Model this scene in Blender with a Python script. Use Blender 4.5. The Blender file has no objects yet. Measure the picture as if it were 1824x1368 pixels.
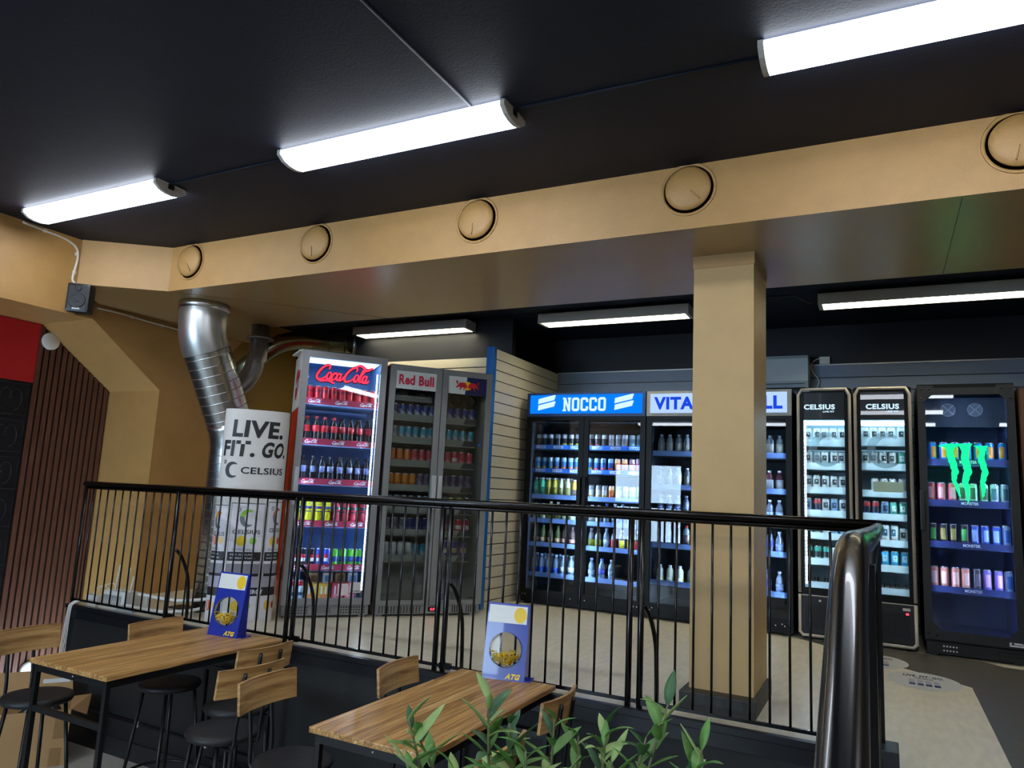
import bpy, bmesh, math, random
from mathutils import Vector, Matrix
random.seed(7)
C = bpy.context.scene.collection
SC = bpy.context.scene
PI = math.pi

# ---------------------------------------------------------------- camera
def make_camera():
    yaw, pitch, roll, f = 0.476367, 0.145677, 0.048914, 1287.6
    cy, sy = math.cos(yaw), math.sin(yaw)
    fw = Vector((-sy*math.cos(pitch), cy*math.cos(pitch), math.sin(pitch)))
    r = Vector((cy, sy, 0)); u = r.cross(fw)
    r2 = r*math.cos(roll)+u*math.sin(roll); u2 = -r*math.sin(roll)+u*math.cos(roll)
    cam = bpy.data.cameras.new('camera'); o = bpy.data.objects.new('camera', cam); C.objects.link(o)
    cam.sensor_width = 36; cam.lens = f/1824*36; cam.clip_start = .05; cam.clip_end = 60
    m = Matrix((r2, u2, -fw)).transposed().to_4x4(); m.translation = (0, 0, 1.05)
    o.matrix_world = m
    SC.camera = o
make_camera()
SC.view_settings.view_transform = 'Standard'; SC.view_settings.look = 'None'
SC.view_settings.gamma = 1; SC.view_settings.use_curve_mapping = False
SC.view_settings.exposure = 1.0
w = bpy.data.worlds.new('sky'); SC.world = w; w.use_nodes = True
w.node_tree.nodes['Background'].inputs[0].default_value = (.62, .8, 1, 1)
w.node_tree.nodes['Background'].inputs[1].default_value = 11.5
WINDOWS = ((-6.2, -4.4), (-4.1, -2.6))
for a, b in WINDOWS:      # portals only guide the sampling of the daylight that enters by the shopfront
    pl_ = bpy.data.lights.new('window_portal', 'AREA'); pl_.shape = 'RECTANGLE'; pl_.size = b-a; pl_.size_y = 2.0; pl_.cycles.is_portal = True
    po_ = bpy.data.objects.new('window_portal', pl_); C.objects.link(po_); po_.location = ((a+b)/2, -5.31, .9); po_.rotation_euler = (math.pi/2, 0, 0)
LAMP = 9.0        # ceiling batten strength
OFFICE = 30.0      # louvred fittings at the back

# ---------------------------------------------------------------- materials
MATS = {}
def srgb(h):
    if isinstance(h, str):
        v = [int(h[i:i+2], 16)/255 for i in (0, 2, 4)]
        return tuple((c/12.92 if c <= .04045 else ((c+.055)/1.055)**2.4) for c in v)
    return h
def mat(name, col, rough=.5, metal=0, spec=.5, noise=0, nscale=20, bump=0, bscale=200, emit=0, coat=0, stretch=None):
    if name in MATS: return MATS[name]
    m = bpy.data.materials.new(name); m.use_nodes = True; nt = m.node_tree
    b = nt.nodes['Principled BSDF']; c = srgb(col)
    b.inputs['Base Color'].default_value = (*c, 1); b.inputs['Roughness'].default_value = rough
    b.inputs['Metallic'].default_value = metal; b.inputs['Specular IOR Level'].default_value = spec
    b.inputs['Coat Weight'].default_value = coat
    if emit:
        b.inputs['Emission Color'].default_value = (*c, 1); b.inputs['Emission Strength'].default_value = emit
    if noise or bump:
        tc = nt.nodes.new('ShaderNodeTexCoord'); mp = nt.nodes.new('ShaderNodeMapping')
        nt.links.new(tc.outputs['Object'], mp.inputs[0])
        if stretch: mp.inputs['Scale'].default_value = stretch
    if noise:
        n = nt.nodes.new('ShaderNodeTexNoise'); n.inputs['Scale'].default_value = nscale; n.inputs['Detail'].default_value = 5
        nt.links.new(mp.outputs[0], n.inputs['Vector'])
        r = nt.nodes.new('ShaderNodeValToRGB')
        r.color_ramp.elements[0].position = .3; r.color_ramp.elements[1].position = .7
        r.color_ramp.elements[0].color = (*[x*(1-noise) for x in c], 1); r.color_ramp.elements[1].color = (*[min(1, x*(1+noise)) for x in c], 1)
        nt.links.new(n.outputs[0], r.inputs[0]); nt.links.new(r.outputs[0], b.inputs['Base Color'])
    if bump:
        n2 = nt.nodes.new('ShaderNodeTexNoise'); n2.inputs['Scale'].default_value = bscale
        nt.links.new(mp.outputs[0], n2.inputs['Vector'])
        bp = nt.nodes.new('ShaderNodeBump'); bp.inputs['Strength'].default_value = bump; bp.inputs['Distance'].default_value = .01
        nt.links.new(n2.outputs[0], bp.inputs['Height']); nt.links.new(bp.outputs[0], b.inputs['Normal'])
    MATS[name] = m; return m
def emission(name, col, s):
    if name in MATS: return MATS[name]
    m = bpy.data.materials.new(name); m.use_nodes = True; nt = m.node_tree; nt.nodes.remove(nt.nodes['Principled BSDF'])
    e = nt.nodes.new('ShaderNodeEmission'); e.inputs[0].default_value = (*srgb(col), 1); e.inputs[1].default_value = s
    nt.links.new(e.outputs[0], nt.nodes['Material Output'].inputs[0]); MATS[name] = m; return m
def glass(name, tint='FFFFFF', rough=.0, ior=1.5, body=None, mixf=.0):
    """clear sheet: what is behind shows through, fresnel reflection on top"""
    if name in MATS: return MATS[name]
    m = bpy.data.materials.new(name); m.use_nodes = True; nt = m.node_tree; nt.nodes.remove(nt.nodes['Principled BSDF'])
    t = nt.nodes.new('ShaderNodeBsdfTransparent'); t.inputs[0].default_value = (*srgb(tint), 1)
    g = nt.nodes.new('ShaderNodeBsdfGlossy'); g.inputs['Roughness'].default_value = rough; g.inputs[0].default_value = (1, 1, 1, 1)
    f = nt.nodes.new('ShaderNodeFresnel'); f.inputs[0].default_value = ior
    mx = nt.nodes.new('ShaderNodeMixShader'); nt.links.new(f.outputs[0], mx.inputs[0])
    src = t
    if body:
        d = nt.nodes.new('ShaderNodeBsdfTranslucent' if rough > .2 else 'ShaderNodeBsdfDiffuse'); d.inputs[0].default_value = (*srgb(body), 1)
        m2 = nt.nodes.new('ShaderNodeMixShader'); m2.inputs[0].default_value = mixf
        nt.links.new(t.outputs[0], m2.inputs[1]); nt.links.new(d.outputs[0], m2.inputs[2]); src = m2
    nt.links.new(src.outputs[0], mx.inputs[1]); nt.links.new(g.outputs[0], mx.inputs[2])
    nt.links.new(mx.outputs[0], nt.nodes['Material Output'].inputs[0]); MATS[name] = m; return m
def wood(name, cols, scale=(16, 1.2, 16), rough=.35):
    if name in MATS: return MATS[name]
    m = bpy.data.materials.new(name); m.use_nodes = True; nt = m.node_tree; b = nt.nodes['Principled BSDF']
    tc = nt.nodes.new('ShaderNodeTexCoord'); mp = nt.nodes.new('ShaderNodeMapping'); mp.inputs['Scale'].default_value = scale
    nt.links.new(tc.outputs['Object'], mp.inputs[0])
    n = nt.nodes.new('ShaderNodeTexNoise'); n.inputs['Scale'].default_value = 1.6; n.inputs['Detail'].default_value = 4
    n.inputs['Roughness'].default_value = .55; n.inputs['Distortion'].default_value = .35
    nt.links.new(mp.outputs[0], n.inputs['Vector'])
    r = nt.nodes.new('ShaderNodeValToRGB'); el = r.color_ramp.elements
    k = len(cols)
    while len(el) < k: el.new(.5)
    for i, c in enumerate(cols):
        el[i].position = .3+.4*i/(k-1); el[i].color = (*srgb(c), 1)
    nt.links.new(n.outputs[0], r.inputs[0]); nt.links.new(r.outputs[0], b.inputs['Base Color'])
    b.inputs['Roughness'].default_value = rough
    MATS[name] = m; return m

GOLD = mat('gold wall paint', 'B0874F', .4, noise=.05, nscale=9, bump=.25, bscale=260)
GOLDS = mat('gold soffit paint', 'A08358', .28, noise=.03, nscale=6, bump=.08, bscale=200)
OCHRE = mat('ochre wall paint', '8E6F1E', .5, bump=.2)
CEIL = mat('blue black ceiling paint', '111929', .6, spec=.3, noise=.12, nscale=4, bump=.12, bscale=90)
DARKW = mat('midnight blue wall paint', '0B101C', .6)
BLACKM = mat('black powder coat', '101012', .38, bump=.05)
RAILM = mat('black gloss railing paint', '060607', .25, spec=.4, coat=.15)
FASC = mat('black matt fascia', '12110F', .6, noise=.2, nscale=8)
BLACKP = mat('black plastic', '0B0C0F', .35)
VINYL = mat('beige flecked vinyl', 'DCD4BE', .3, noise=.09, nscale=30, bump=.06, bscale=40, stretch=(1, .25, 1))
GREYV = mat('grey plank vinyl', '57534B', .35, noise=.18, nscale=10, stretch=(.4, 4, 1))
LOWV = mat('pale grey floor', 'A8A398', .4, noise=.1, nscale=12, stretch=(1, 6, 1))
WHITEP = mat('white plastic', 'DCDAD4', .4)
GREYMET = mat('grey enamelled metal', '8F9092', .35, metal=.3)
GALV = mat('galvanised steel', 'C8CACA', .26, metal=1, noise=.12, nscale=30, bump=.06, bscale=14)
GALV2 = mat('dark galvanised steel', '9C9DA0', .38, metal=1, noise=.1, nscale=30)
CREAM = mat('cream slatwall board', 'C9C4B4', .4)
BLUEG = mat('blue grey slatwall board', '74859F', .45)
BLUEP = mat('blue edge trim', '0E66B4', .4)
TBL = wood('zebrano laminate', ['7A5430', 'BC8C52', '8A6238', 'D8A866', '9C7240', 'E6BE80', 'A87C48'], (15, .42, 15), .3)
PLANK = wood('zebrano plank', ['7C5833', 'A67D4A', 'BE965F', 'CCA46C'], (14, .8, 26), .4)
SLATW = wood('walnut slat', ['4A2A1E', '5C3727', '6B4433'], (60, 60, 3), .5)
SEAT = mat('black vinyl seat', '1B1B1D', .5, bump=.1, bscale=300)
CARD = mat('corrugated cardboard', 'B08A5C', .8, noise=.06, nscale=4)
DOORGL = glass('cooler door glass', 'F2F6F8', ior=1.42)
DARKGL = glass('tinted cooler glass', 'D6DCE2', ior=1.42)
ACRYL = glass('clear acrylic', 'FAFAF8', .02, ior=1.22)
DIFF = emission('lit diffuser', 'EEF5FF', LAMP)
INK = mat('black ink', '17181A', .5)
WHITEI = mat('white ink', 'E9EDF2', .45)

# ---------------------------------------------------------------- mesh helpers
class MB:
    def __init__(s): s.bm = bmesh.new()
    def face(s, vs, m=0, smooth=False):
        try: f = s.bm.faces.new(vs)
        except ValueError: return None
        f.material_index = m; f.smooth = smooth; return f
    def poly(s, pts, m=0):
        s.face([s.bm.verts.new(p) for p in pts], m); return s
    def box(s, x0, x1, y0, y1, z0, z1, m=0, bev=0):
        v = [s.bm.verts.new((x, y, z)) for x in (x0, x1) for y in (y0, y1) for z in (z0, z1)]
        fs = [s.face([v[i] for i in q], m) for q in ((0, 1, 3, 2), (4, 6, 7, 5), (0, 4, 5, 1), (2, 3, 7, 6), (0, 2, 6, 4), (1, 5, 7, 3))]
        if bev:
            es = list({e for f in fs for e in f.edges})
            r = bmesh.ops.bevel(s.bm, geom=es, offset=bev, segments=2, profile=.7, affect='EDGES')
            for f in r['faces']: f.material_index = m
        return s
    def prism(s, pts, axis, a, b, m=0):
        def P(p, t):
            return {'x': (t, p[0], p[1]), 'y': (p[0], t, p[1]), 'z': (p[0], p[1], t)}[axis]
        A = [s.bm.verts.new(P(p, a)) for p in pts]; B = [s.bm.verts.new(P(p, b)) for p in pts]
        n = len(pts); s.face(A, m); s.face(B[::-1], m)
        for i in range(n): s.face([A[i], B[i], B[(i+1) % n], A[(i+1) % n]], m)
        return s
    def tube(s, pts, r, seg=8, m=0, cap=True):
        pts = [Vector(p) for p in pts]; n = len(pts); rings = []
        rr = r if isinstance(r, (list, tuple)) else [r]*n
        t0 = (pts[1]-pts[0]).normalized()
        up = Vector((0, 0, 1)) if abs(t0.z) < .9 else Vector((1, 0, 0))
        nx = t0.cross(up).normalized()
        for i, p in enumerate(pts):
            t = ((pts[i]-pts[i-1]).normalized() if i else Vector())+((pts[i+1]-pts[i]).normalized() if i < n-1 else Vector())
            t.normalize()
            nx = (nx-t*nx.dot(t)).normalized(); ny = t.cross(nx)
            rings.append([s.bm.verts.new(p+(nx*math.cos(2*PI*k/seg)+ny*math.sin(2*PI*k/seg))*rr[i]) for k in range(seg)])
        for i in range(n-1):
            for k in range(seg):
                s.face([rings[i][k], rings[i][(k+1) % seg], rings[i+1][(k+1) % seg], rings[i+1][k]], m, True)
        if cap: s.face(rings[0][::-1], m); s.face(rings[-1], m)
        return s
    def lathe(s, prof, seg=16, m=0, at=(0, 0, 0), paint=None, axis='z', smooth=True):
        rings = []
        for r, z in prof:
            ring = []
            for k in range(seg):
                a = 2*PI*k/seg; c, d = max(r, 1e-5)*math.cos(a), max(r, 1e-5)*math.sin(a)
                p = (c, d, z) if axis == 'z' else ((c, z, d) if axis == 'y' else (z, c, d))
                ring.append(s.bm.verts.new((p[0]+at[0], p[1]+at[1], p[2]+at[2])))
            rings.append(ring)
        for i in range(len(prof)-1):
            for k in range(seg):
                mm = paint(((k+.5)/seg), (prof[i][1]+prof[i+1][1])/2) if paint else m
                s.face([rings[i][k], rings[i][(k+1) % seg], rings[i+1][(k+1) % seg], rings[i+1][k]], mm, smooth)
        s.face(rings[0][::-1], paint(.5, prof[0][1]) if paint else m)
        s.face(rings[-1], paint(.5, prof[-1][1]) if paint else m)
        return s
    def disc(s, cx, cz, r, y, m=0, rz=None, seg=20, axis='y'):
        rz = rz or r
        pts = []
        for k in range(seg):
            a = 2*PI*k/seg; u, v = cx+r*math.cos(a), cz+rz*math.sin(a)
            pts.append((u, y, v) if axis == 'y' else ((y, u, v) if axis == 'x' else (u, v, y)))
        return s.poly(pts, m)
    def ribbon(s, pts, wd, y=0, th=.002, m=0):
        """flat stroke in the xz plane with thickness th towards -y"""
        pts = [Vector((p[0], 0, p[1])) for p in pts]; n = len(pts); L = []
        ww = wd if isinstance(wd, (list, tuple)) else [wd]*n
        for i, p in enumerate(pts):
            t = (pts[min(i+1, n-1)]-pts[max(i-1, 0)]).normalized(); nn = Vector((-t.z, 0, t.x))*ww[i]/2
            L.append([s.bm.verts.new((q.x, y+dy, q.z)) for q, dy in ((p+nn, 0), (p-nn, 0), (p-nn, -th), (p+nn, -th))])
        for a, b in zip(L, L[1:]):
            for k in range(4): s.face([a[k], a[(k+1) % 4], b[(k+1) % 4], b[k]], m)
        s.face(L[0], m); s.face(L[-1][::-1], m)
        return s
    def mesh(s, name):
        bmesh.ops.recalc_face_normals(s.bm, faces=s.bm.faces)
        me = bpy.data.meshes.new(name); s.bm.to_mesh(me); s.bm.free(); return me
    def build(s, name, mats, parent=None, loc=(0, 0, 0), rot=(0, 0, 0)):
        me = s.mesh(name)
        for m in (mats if isinstance(mats, (list, tuple)) else [mats]): me.materials.append(m)
        return link(name, me, parent, loc, rot)
def link(name, me, parent=None, loc=(0, 0, 0), rot=(0, 0, 0)):
    o = bpy.data.objects.new(name, me); C.objects.link(o); o.parent = parent; o.location = loc; o.rotation_euler = rot
    return o
def tag(o, label, cat, group=None, kind=None):
    o['label'] = label; o['category'] = cat
    if group: o['group'] = group
    if kind: o['kind'] = kind
    return o
def thing(name, label, cat, loc=(0, 0, 0), rz=0, group=None):
    o = bpy.data.objects.new(name, None); C.objects.link(o); o.location = loc; o.rotation_euler = (0, 0, rz)
    o.empty_display_size = .1
    return tag(o, label, cat, group)
def struct(o):
    o['kind'] = 'structure'; return o
def kids(o): return [c for c in ALLKIDS.get(o.name, [])]
ALLKIDS = {}
def dup(root, loc, rz, label=None, group=None):
    r = root.copy(); C.objects.link(r); r.location = loc; r.rotation_euler = (0, 0, rz)
    if label: r['label'] = label
    if group: r['group'] = group
    for ch in list(root.children):
        c = ch.copy(); C.objects.link(c); c.parent = r
        for g in list(ch.children):
            d = g.copy(); C.objects.link(d); d.parent = c
    return r
def smooth_path(pts, n=6, closed=False):
    P = [Vector((*p, 0)) if len(p) == 2 else Vector(p) for p in pts]; out = []
    k = len(P)
    for i in range(k if closed else k-1):
        g = lambda j: P[j % k] if closed else P[max(0, min(k-1, j))]
        p0, p1, p2, p3 = g(i-1), g(i), g(i+1), g(i+2)
        for j in range(n):
            t = j/n
            out.append(.5*((2*p1)+(-p0+p2)*t+(2*p0-5*p1+4*p2-p3)*t*t+(-p0+3*p1-3*p2+p3)*t**3))
    out.append(P[0] if closed else P[-1])
    return [tuple(q)[:len(pts[0])] for q in out]

TXT = {}
def text_mesh(s, bold=.02, shear=0, ext=.01):
    key = (s, bold, shear)
    if key in TXT: return TXT[key]
    cu = bpy.data.curves.new('lettering', 'FONT'); cu.body = s; cu.size = 1; cu.offset = bold; cu.shear = shear; cu.resolution_u = 3; cu.space_character = 1+bold*2.2
    o = bpy.data.objects.new('lettering', cu); C.objects.link(o)
    dg = bpy.context.evaluated_depsgraph_get(); me = bpy.data.meshes.new_from_object(o.evaluated_get(dg))
    bpy.data.objects.remove(o); bpy.data.curves.remove(cu)
    v = [tuple(x.co) for x in me.vertices]; f = [tuple(p.vertices) for p in me.polygons]; bpy.data.meshes.remove(me)
    x0, x1 = min(a[0] for a in v), max(a[0] for a in v); y0, y1 = min(a[1] for a in v), max(a[1] for a in v)
    v = [((a[0]-x0)/(x1-x0), (a[1]-y0)/(y1-y0)) for a in v]
    TXT[key] = (v, f); return TXT[key]
def text(s, x0, x1, z0, z1, y, m, parent, bold=.02, shear=0, warp=None, name='lettering'):
    """lettering fitted into the box, standing in the xz plane and facing -y, 1.5 mm thick"""
    v, f = text_mesh(s, bold, shear); mb = MB()
    for dy in (0, -.0012):
        P = []
        for a in v:
            p = (x0+a[0]*(x1-x0), y+dy, z0+a[1]*(z1-z0)); P.append(mb.bm.verts.new(warp(p) if warp else p))
        for q in f: mb.face([P[i] for i in q])
    me = bpy.data.meshes.new(name); mb.bm.to_mesh(me); mb.bm.free(); me.materials.append(m)
    return link(name, me, parent)

# ---------------------------------------------------------------- room shell
LOW = -.98; CZ = 2.74
def slatwall(name, mats, axis, const, a0, a1, z0, z1, face, pitch=.1):
    """cladding boards with open grooves on a dark backing; face is +1/-1 side that shows"""
    mb = MB(); t = .012
    b0, b1 = (const-.01*face, const) if face > 0 else (const, const-.01*face)
    lo, hi = min(const, const-.01*face), max(const, const-.01*face)
    if axis == 'x': mb.box(lo, hi, a0, a1, z0, z1, 1)
    else: mb.box(a0, a1, lo, hi, z0, z1, 1)
    z = z1
    while z > z0+.01:
        zb = max(z0, z-pitch+.009); l2, h2 = min(const, const+t*face), max(const, const+t*face)
        if axis == 'x': mb.box(l2, h2, a0, a1, zb, z, 0)
        else: mb.box(a0, a1, l2, h2, zb, z, 0)
        z -= pitch
    return mb.build(name, mats)
struct(MB().box(-6.6, 3.4, -5.2, 3.70, LOW-.1, LOW).build('floor', LOWV))
# raised level: slab, its black fascia and the floor covering
up = MB(); up.prism([(-5.75, 3.70), (-.045, 3.70), (-.045, 1.3), (3.3, 1.3), (3.3, 7.5), (-6.5, 7.5), (-6.5, 4.26), (-5.75, 4.26)], 'z', LOW, -.004)
struct(up.build('wall_platform', FASC))
fl = MB(); fl.prism([(-5.74, 3.715), (-.035, 3.715), (-.035, 1.31), (3.3, 1.31), (3.3, 7.5), (-6.5, 7.5), (-6.5, 4.26), (-5.74, 4.26)], 'z', -.004, 0)
struct(fl.build('floor_upper', VINYL))
gr = MB(); gr.prism([(-.62, 6.37), (.455, 5.40), (.455, 1.31), (3.3, 1.31), (3.3, 6.17), (.72, 6.24), (.6, 6.37)], 'z', 0.0, .0015)
struct(gr.build('floor_inlay', GREYV))
st = MB()
for i in range(4):
    st.box(-.045, 1.6, 1.3-.28*(i+1), 1.3-.28*i+.002, LOW, -.196*(i+1))
struct(st.build('stair_steps', GREYV))
t = MB().box(-5.75, -.045, 3.685, 3.70, -.1, -.035).box(-5.75, -.045, 3.675, 3.715, -.03, .001)
struct(t.build('trim_1', mat('black satin edge trim', '141519', .3)))
struct(MB().box(-5.75, -.06, 3.683, 3.70, LOW, LOW+.12, 0, .004).build('baseboard_platform', mat('black skirting', '1A1A1B', .5, noise=.25, nscale=20)))
# walls
struct(MB().box(-6.6, -6.44, -5.2, 7.5, LOW, CZ).build('wall_left', FASC))
struct(MB().box(3.3, 3.4, -5.2, 7.5, LOW, CZ).build('wall_right', mat('warm wall paint', '7E6A48', .6)))
struct(MB().box(-6.6, 3.4, 7.32, 7.5, LOW, CZ).build('wall_back', DARKW))
struct(MB().box(-6.6, 3.4, -5.3, 7.5, CZ, CZ+.1).build('ceiling', CEIL))
fw = MB()
fw.box(-6.6, 3.4, -5.3, -5.2, LOW, -.1); fw.box(-6.6, 3.4, -5.3, -5.2, 1.9, CZ)
for a, b in ((-6.6, -6.2), (-4.4, -4.1), (-2.6, 3.4)): fw.box(a, b, -5.3, -5.2, -.1, 1.9)
struct(fw.build('wall_front', mat('dark shopfront paint', '33302B', .6)))
for i, (a, b) in enumerate(WINDOWS):
    wm = MB()
    for x in (a, b-.05, (a+b)/2-.02): wm.box(x, x+.05, -5.28, -5.22, -.1, 1.9)
    wm.box(a, b, -5.275, -5.225, .78, .84)
    for x in (a+(b-a)*.25, a+(b-a)*.75): wm.box(x-.015, x+.015, -5.27, -5.23, -.1, .8)
    wm.box(a, b, -5.28, -5.22, -.1, -.04).box(a, b, -5.28, -5.22, 1.84, 1.9)
    wo = struct(wm.build('window_%d' % (i+1), BLACKM))
    MB().box(a, b, -5.255, -5.25, -.1, 1.9).build('pane', DOORGL, wo)
# gold masonry on the left: pier with sloping haunches, bulkhead over the niche
pier = MB().prism([(3.57, 2.27), (4.257, 1.777), (4.257, LOW), (4.97, LOW), (4.97, 2.22), (5.42, CZ), (3.57, CZ)], 'x', -6.44, -5.727)
struct(pier.build('wall_pier', GOLD))
bk = MB().prism([(-6.44, 2.27), (-5.727, 2.27), (-5.28, 2.17), (-5.28, CZ), (-6.44, CZ)], 'y', -5.2, 3.15)
B = bk.bm.verts.new
v = [B(p) for p in ((-5.28, 3.15, 2.17), (-5.727, 3.15, 2.27), (-6.44, 3.15, 2.27), (-6.44, 3.57, 2.27), (-5.727, 3.57, 2.27), (-5.28, 3.15, CZ), (-5.727, 3.57, CZ), (-6.44, 3.57, CZ), (-6.44, 3.15, CZ))]
bk.face([v[0], v[1], v[4]]); bk.face([v[1], v[2], v[3], v[4]]); bk.face([v[0], v[4], v[6], v[5]]); bk.face([v[5], v[6], v[7], v[8]])
struct(bk.build('wall_bulkhead', GOLD))
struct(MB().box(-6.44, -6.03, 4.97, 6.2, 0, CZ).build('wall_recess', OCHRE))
struct(MB().box(-6.03, -5.99, 4.98, 6.18, 0, .09).build('baseboard_recess', BLACKP))
# boxed duct across the room and its pillar
sf = MB().prism([(-4.745, 3.5), (3.3, 3.5), (3.3, 4.69), (-4.89, 4.69), (-5.72, 5.25), (-5.72, 3.6), (-5.27, 3.13)], 'z', 2.4, CZ)
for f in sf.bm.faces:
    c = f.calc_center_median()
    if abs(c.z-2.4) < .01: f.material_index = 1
struct(sf.build('wall_boxed_duct', [GOLD, GOLDS]))
sm = MB().box(.335, .338, 3.52, 4.68, 2.3985, 2.4005)
sm.prism([(-4.70, 3.54), (-4.695, 3.545), (-3.60, 4.68), (-3.606, 4.68)], 'z', 2.3985, 2.4005)
struct(sm.build('trim_2', mat('board seam', '4A3B26', .7)))
struct(MB().box(-.92, -.597, 3.95, 4.41, 0, 2.4).box(-.925, -.592, 3.945, 4.415, 2.33, 2.4, 1).build('pillar', [mat('pillar paint', 'BF9D66', .4, noise=.03, nscale=9, bump=.25, bscale=260), GOLD]))
struct(MB().box(-.95, -.575, 3.86, 4.43, 0, .085, 0, .004).build('baseboard_pillar', mat('grey vinyl skirting', '262624', .5, noise=.2)))
# back part of the shop
struct(MB().box(-6.03, -3.23, 6.22, 6.3, 0, CZ).build('wall_back_left', DARKW))
struct(slatwall('wall_slat_left', [CREAM, INK], 'y', 6.22, -6.03, -3.235, 0, 2.35, -1))
struct(MB().box(-3.225, -3.205, 5.80, 7.32, 0, 2.35).build('wall_partition', INK))
struct(slatwall('wall_slat_partition', [CREAM, INK], 'x', -3.202, 5.80, 7.3, 0, 2.35, 1))
struct(MB().box(-3.24, -3.165, 5.74, 5.80, 0, 2.355, 0, .004).build('trim_3', BLUEP))
struct(slatwall('wall_slat_back', [BLUEG, INK], 'y', 7.3, -3.19, 3.3, 0, 2.35, -1, .12))
struct(MB().box(-3.19, 3.3, 7.27, 7.3, 2.35, 2.362).build('trim_4', mat('bare metal edge', 'A8ABB0', .4, metal=.8)))
# conduits painted in on the ceiling
cd = MB().tube([(-1.60, .2, CZ-.004), (-1.60, 2.57, CZ-.004)], .006, 6)
struct(cd.build('trim_5', CEIL))
cd = MB().tube([(-3.70, 2.66, CZ-.004), (-2.75, 2.66, CZ-.004)], .006, 6).tube([(-1.4, 2.66, CZ-.004), (-.38, 2.68, CZ-.004)], .006, 6)
struct(cd.build('trim_6', CEIL))

# round extract valves in the boxed duct
def valve(loc, label, tilt):
    t = thing('air_valve', label, 'vent', loc, 0, 'round air valves along the gold boxed duct')
    MB().lathe([(.142, 0), (.142, -.004), (.136, -.006), (.128, -.004), (.122, .01)], 40, axis='y').build('rim', GOLD, t)
    d = MB().lathe([(.108, .005), (.116, -.012), (.114, -.02), (.09, -.03), (.04, -.036), (.001, -.037)], 40, axis='y')
    a = tilt
    d.tube([(math.cos(a)*.03, -.039, math.sin(a)*.03), (math.cos(a)*.095, -.031, math.sin(a)*.095)], [.002, .004], 6)
    d.build('valve_disc', GOLD, t)
for x, l, a in ((-4.534, 'gold round air valve at the far left corner of the boxed duct', -1.1), (-3.324, 'gold round air valve second from the left, above the lit cola cooler', -1.6),
             (-2.092, 'gold round air valve above the blue-edged slat partition', -1.7), (-.849, 'gold round air valve directly above the square pillar', -.8),
             (.5505, 'gold round air valve cut by the right photo edge', -1.8)):
    valve((x, 3.5, 2.61), l, a)

# ---------------------------------------------------------------- lamps
def batten():
    t = thing('ceiling_light', 'x', 'ceiling light')
    L, Wd = 1.33, .205
    def prof(o=0, top=.055): return [(-Wd/2-o, top), (-Wd/2-o, .035), (-Wd*.33, .012-o), (-Wd*.12, .002-o), (Wd*.12, .002-o), (Wd*.33, .012-o), (Wd/2+o, .035), (Wd/2+o, top)]
    MB().prism(prof(), 'x', .02, L-.02).build('diffuser', DIFF, t)
    for x0, x1 in ((0, .022), (L-.022, L)):
        e = MB().prism(prof(.002, .06), 'x', x0, x1); xx = x0-.001 if x0 == 0 else x1+.001
        e.box(min(xx, xx+.002), max(xx, xx+.002), -.02, .02, .03, .06, 1)
        e.build('end_cap', [mat('grey end cap', 'B9B6B0', .5), BLACKM], t)
    MB().box(.0, L, -Wd/2+.01, Wd/2-.01, .055, .064).build('back_plate', WHITEP, t)
    return t
bt = batten()
rows = {2.67: 'over the tables', .62: 'above the viewer', -1.43: 'behind the viewer', -3.5: 'near the shopfront'}
first = True
for y in (2.67, .62, -1.43, -3.5):
    for x, l in ((-5.035, 'left'), (-2.76, 'middle'), (-.375, 'right'), (1.95, 'far right')):
        lab = {(2.67, 'left'): 'lit white ceiling batten furthest left, touching the gold bulkhead',
               (2.67, 'middle'): 'lit white ceiling batten in the middle, where a conduit crosses the dark ceiling',
               (2.67, 'right'): 'lit white ceiling batten cut off at the top right corner'}.get((y, l), 'lit white ceiling batten %s row, %s one' % (rows[y], l))
        if first: bt.location = (x, y, CZ-.064); bt['label'] = lab; bt['group'] = 'ceiling battens'; first = False
        else: dup(bt, (x, y, CZ-.064), 0, lab, 'ceiling battens')
def louvre_lamp():
    t = thing('louvre_ceiling_light', 'x', 'ceiling light'); L = 1.42; Wd = .2
    h = MB().box(0, L, 0, .008, 0, .085).box(0, L, Wd-.008, Wd, 0, .085).box(0, .03, .008, Wd-.008, 0, .085).box(L-.03, L, .008, Wd-.008, 0, .085).box(0, L, 0, Wd, .08, .088)
    h.build('housing', mat('pale grey lamp housing', 'B5B6B4', .5), t)
    lv = MB()
    for i in range(1, 24):
        x = .03+(L-.06)*i/24; lv.box(x-.002, x+.002, .01, Wd-.01, .004, .03)
    lv.box(.03, L-.03, Wd/2-.003, Wd/2+.003, .004, .03)
    lv.build('louvre', mat('bright louvre', 'D8DAD6', .2, metal=.7), t)
    for yy in (.055, .145): MB().tube([(.04, yy, .052), (L-.04, yy, .052)], .013, 10).build('fluorescent_tube', emission('lit fluorescent tube', 'FFF3CF', OFFICE), t)
    for x in (.2, L-.26): MB().box(x, x+.06, .08, .12, .088, CZ-2.62).build('bracket', BLACKM, t)
    return t
ll = louvre_lamp()
ll.location = (-5.06, 6.0, 2.62); tag(ll, 'louvred ceiling light furthest left, above the red-sided cola cooler', 'ceiling light', 'louvred lights at the back')
dup(ll, (-2.87, 6.03, 2.62), 0, 'louvred ceiling light just left of the square pillar', 'louvred lights at the back')
dup(ll, (-.425, 6.03, 2.62), 0, 'louvred ceiling light right of the pillar, running off the right edge', 'louvred lights at the back')
tag(MB().tube([(-3.64, 6.12, CZ-.006), (-2.9, 6.13, CZ-.006), (-2.87, 6.13, 2.68)], .005, 6).build('lamp_cable', BLACKP), 'thin black cable between the left and middle louvred lights', 'cable')
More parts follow.
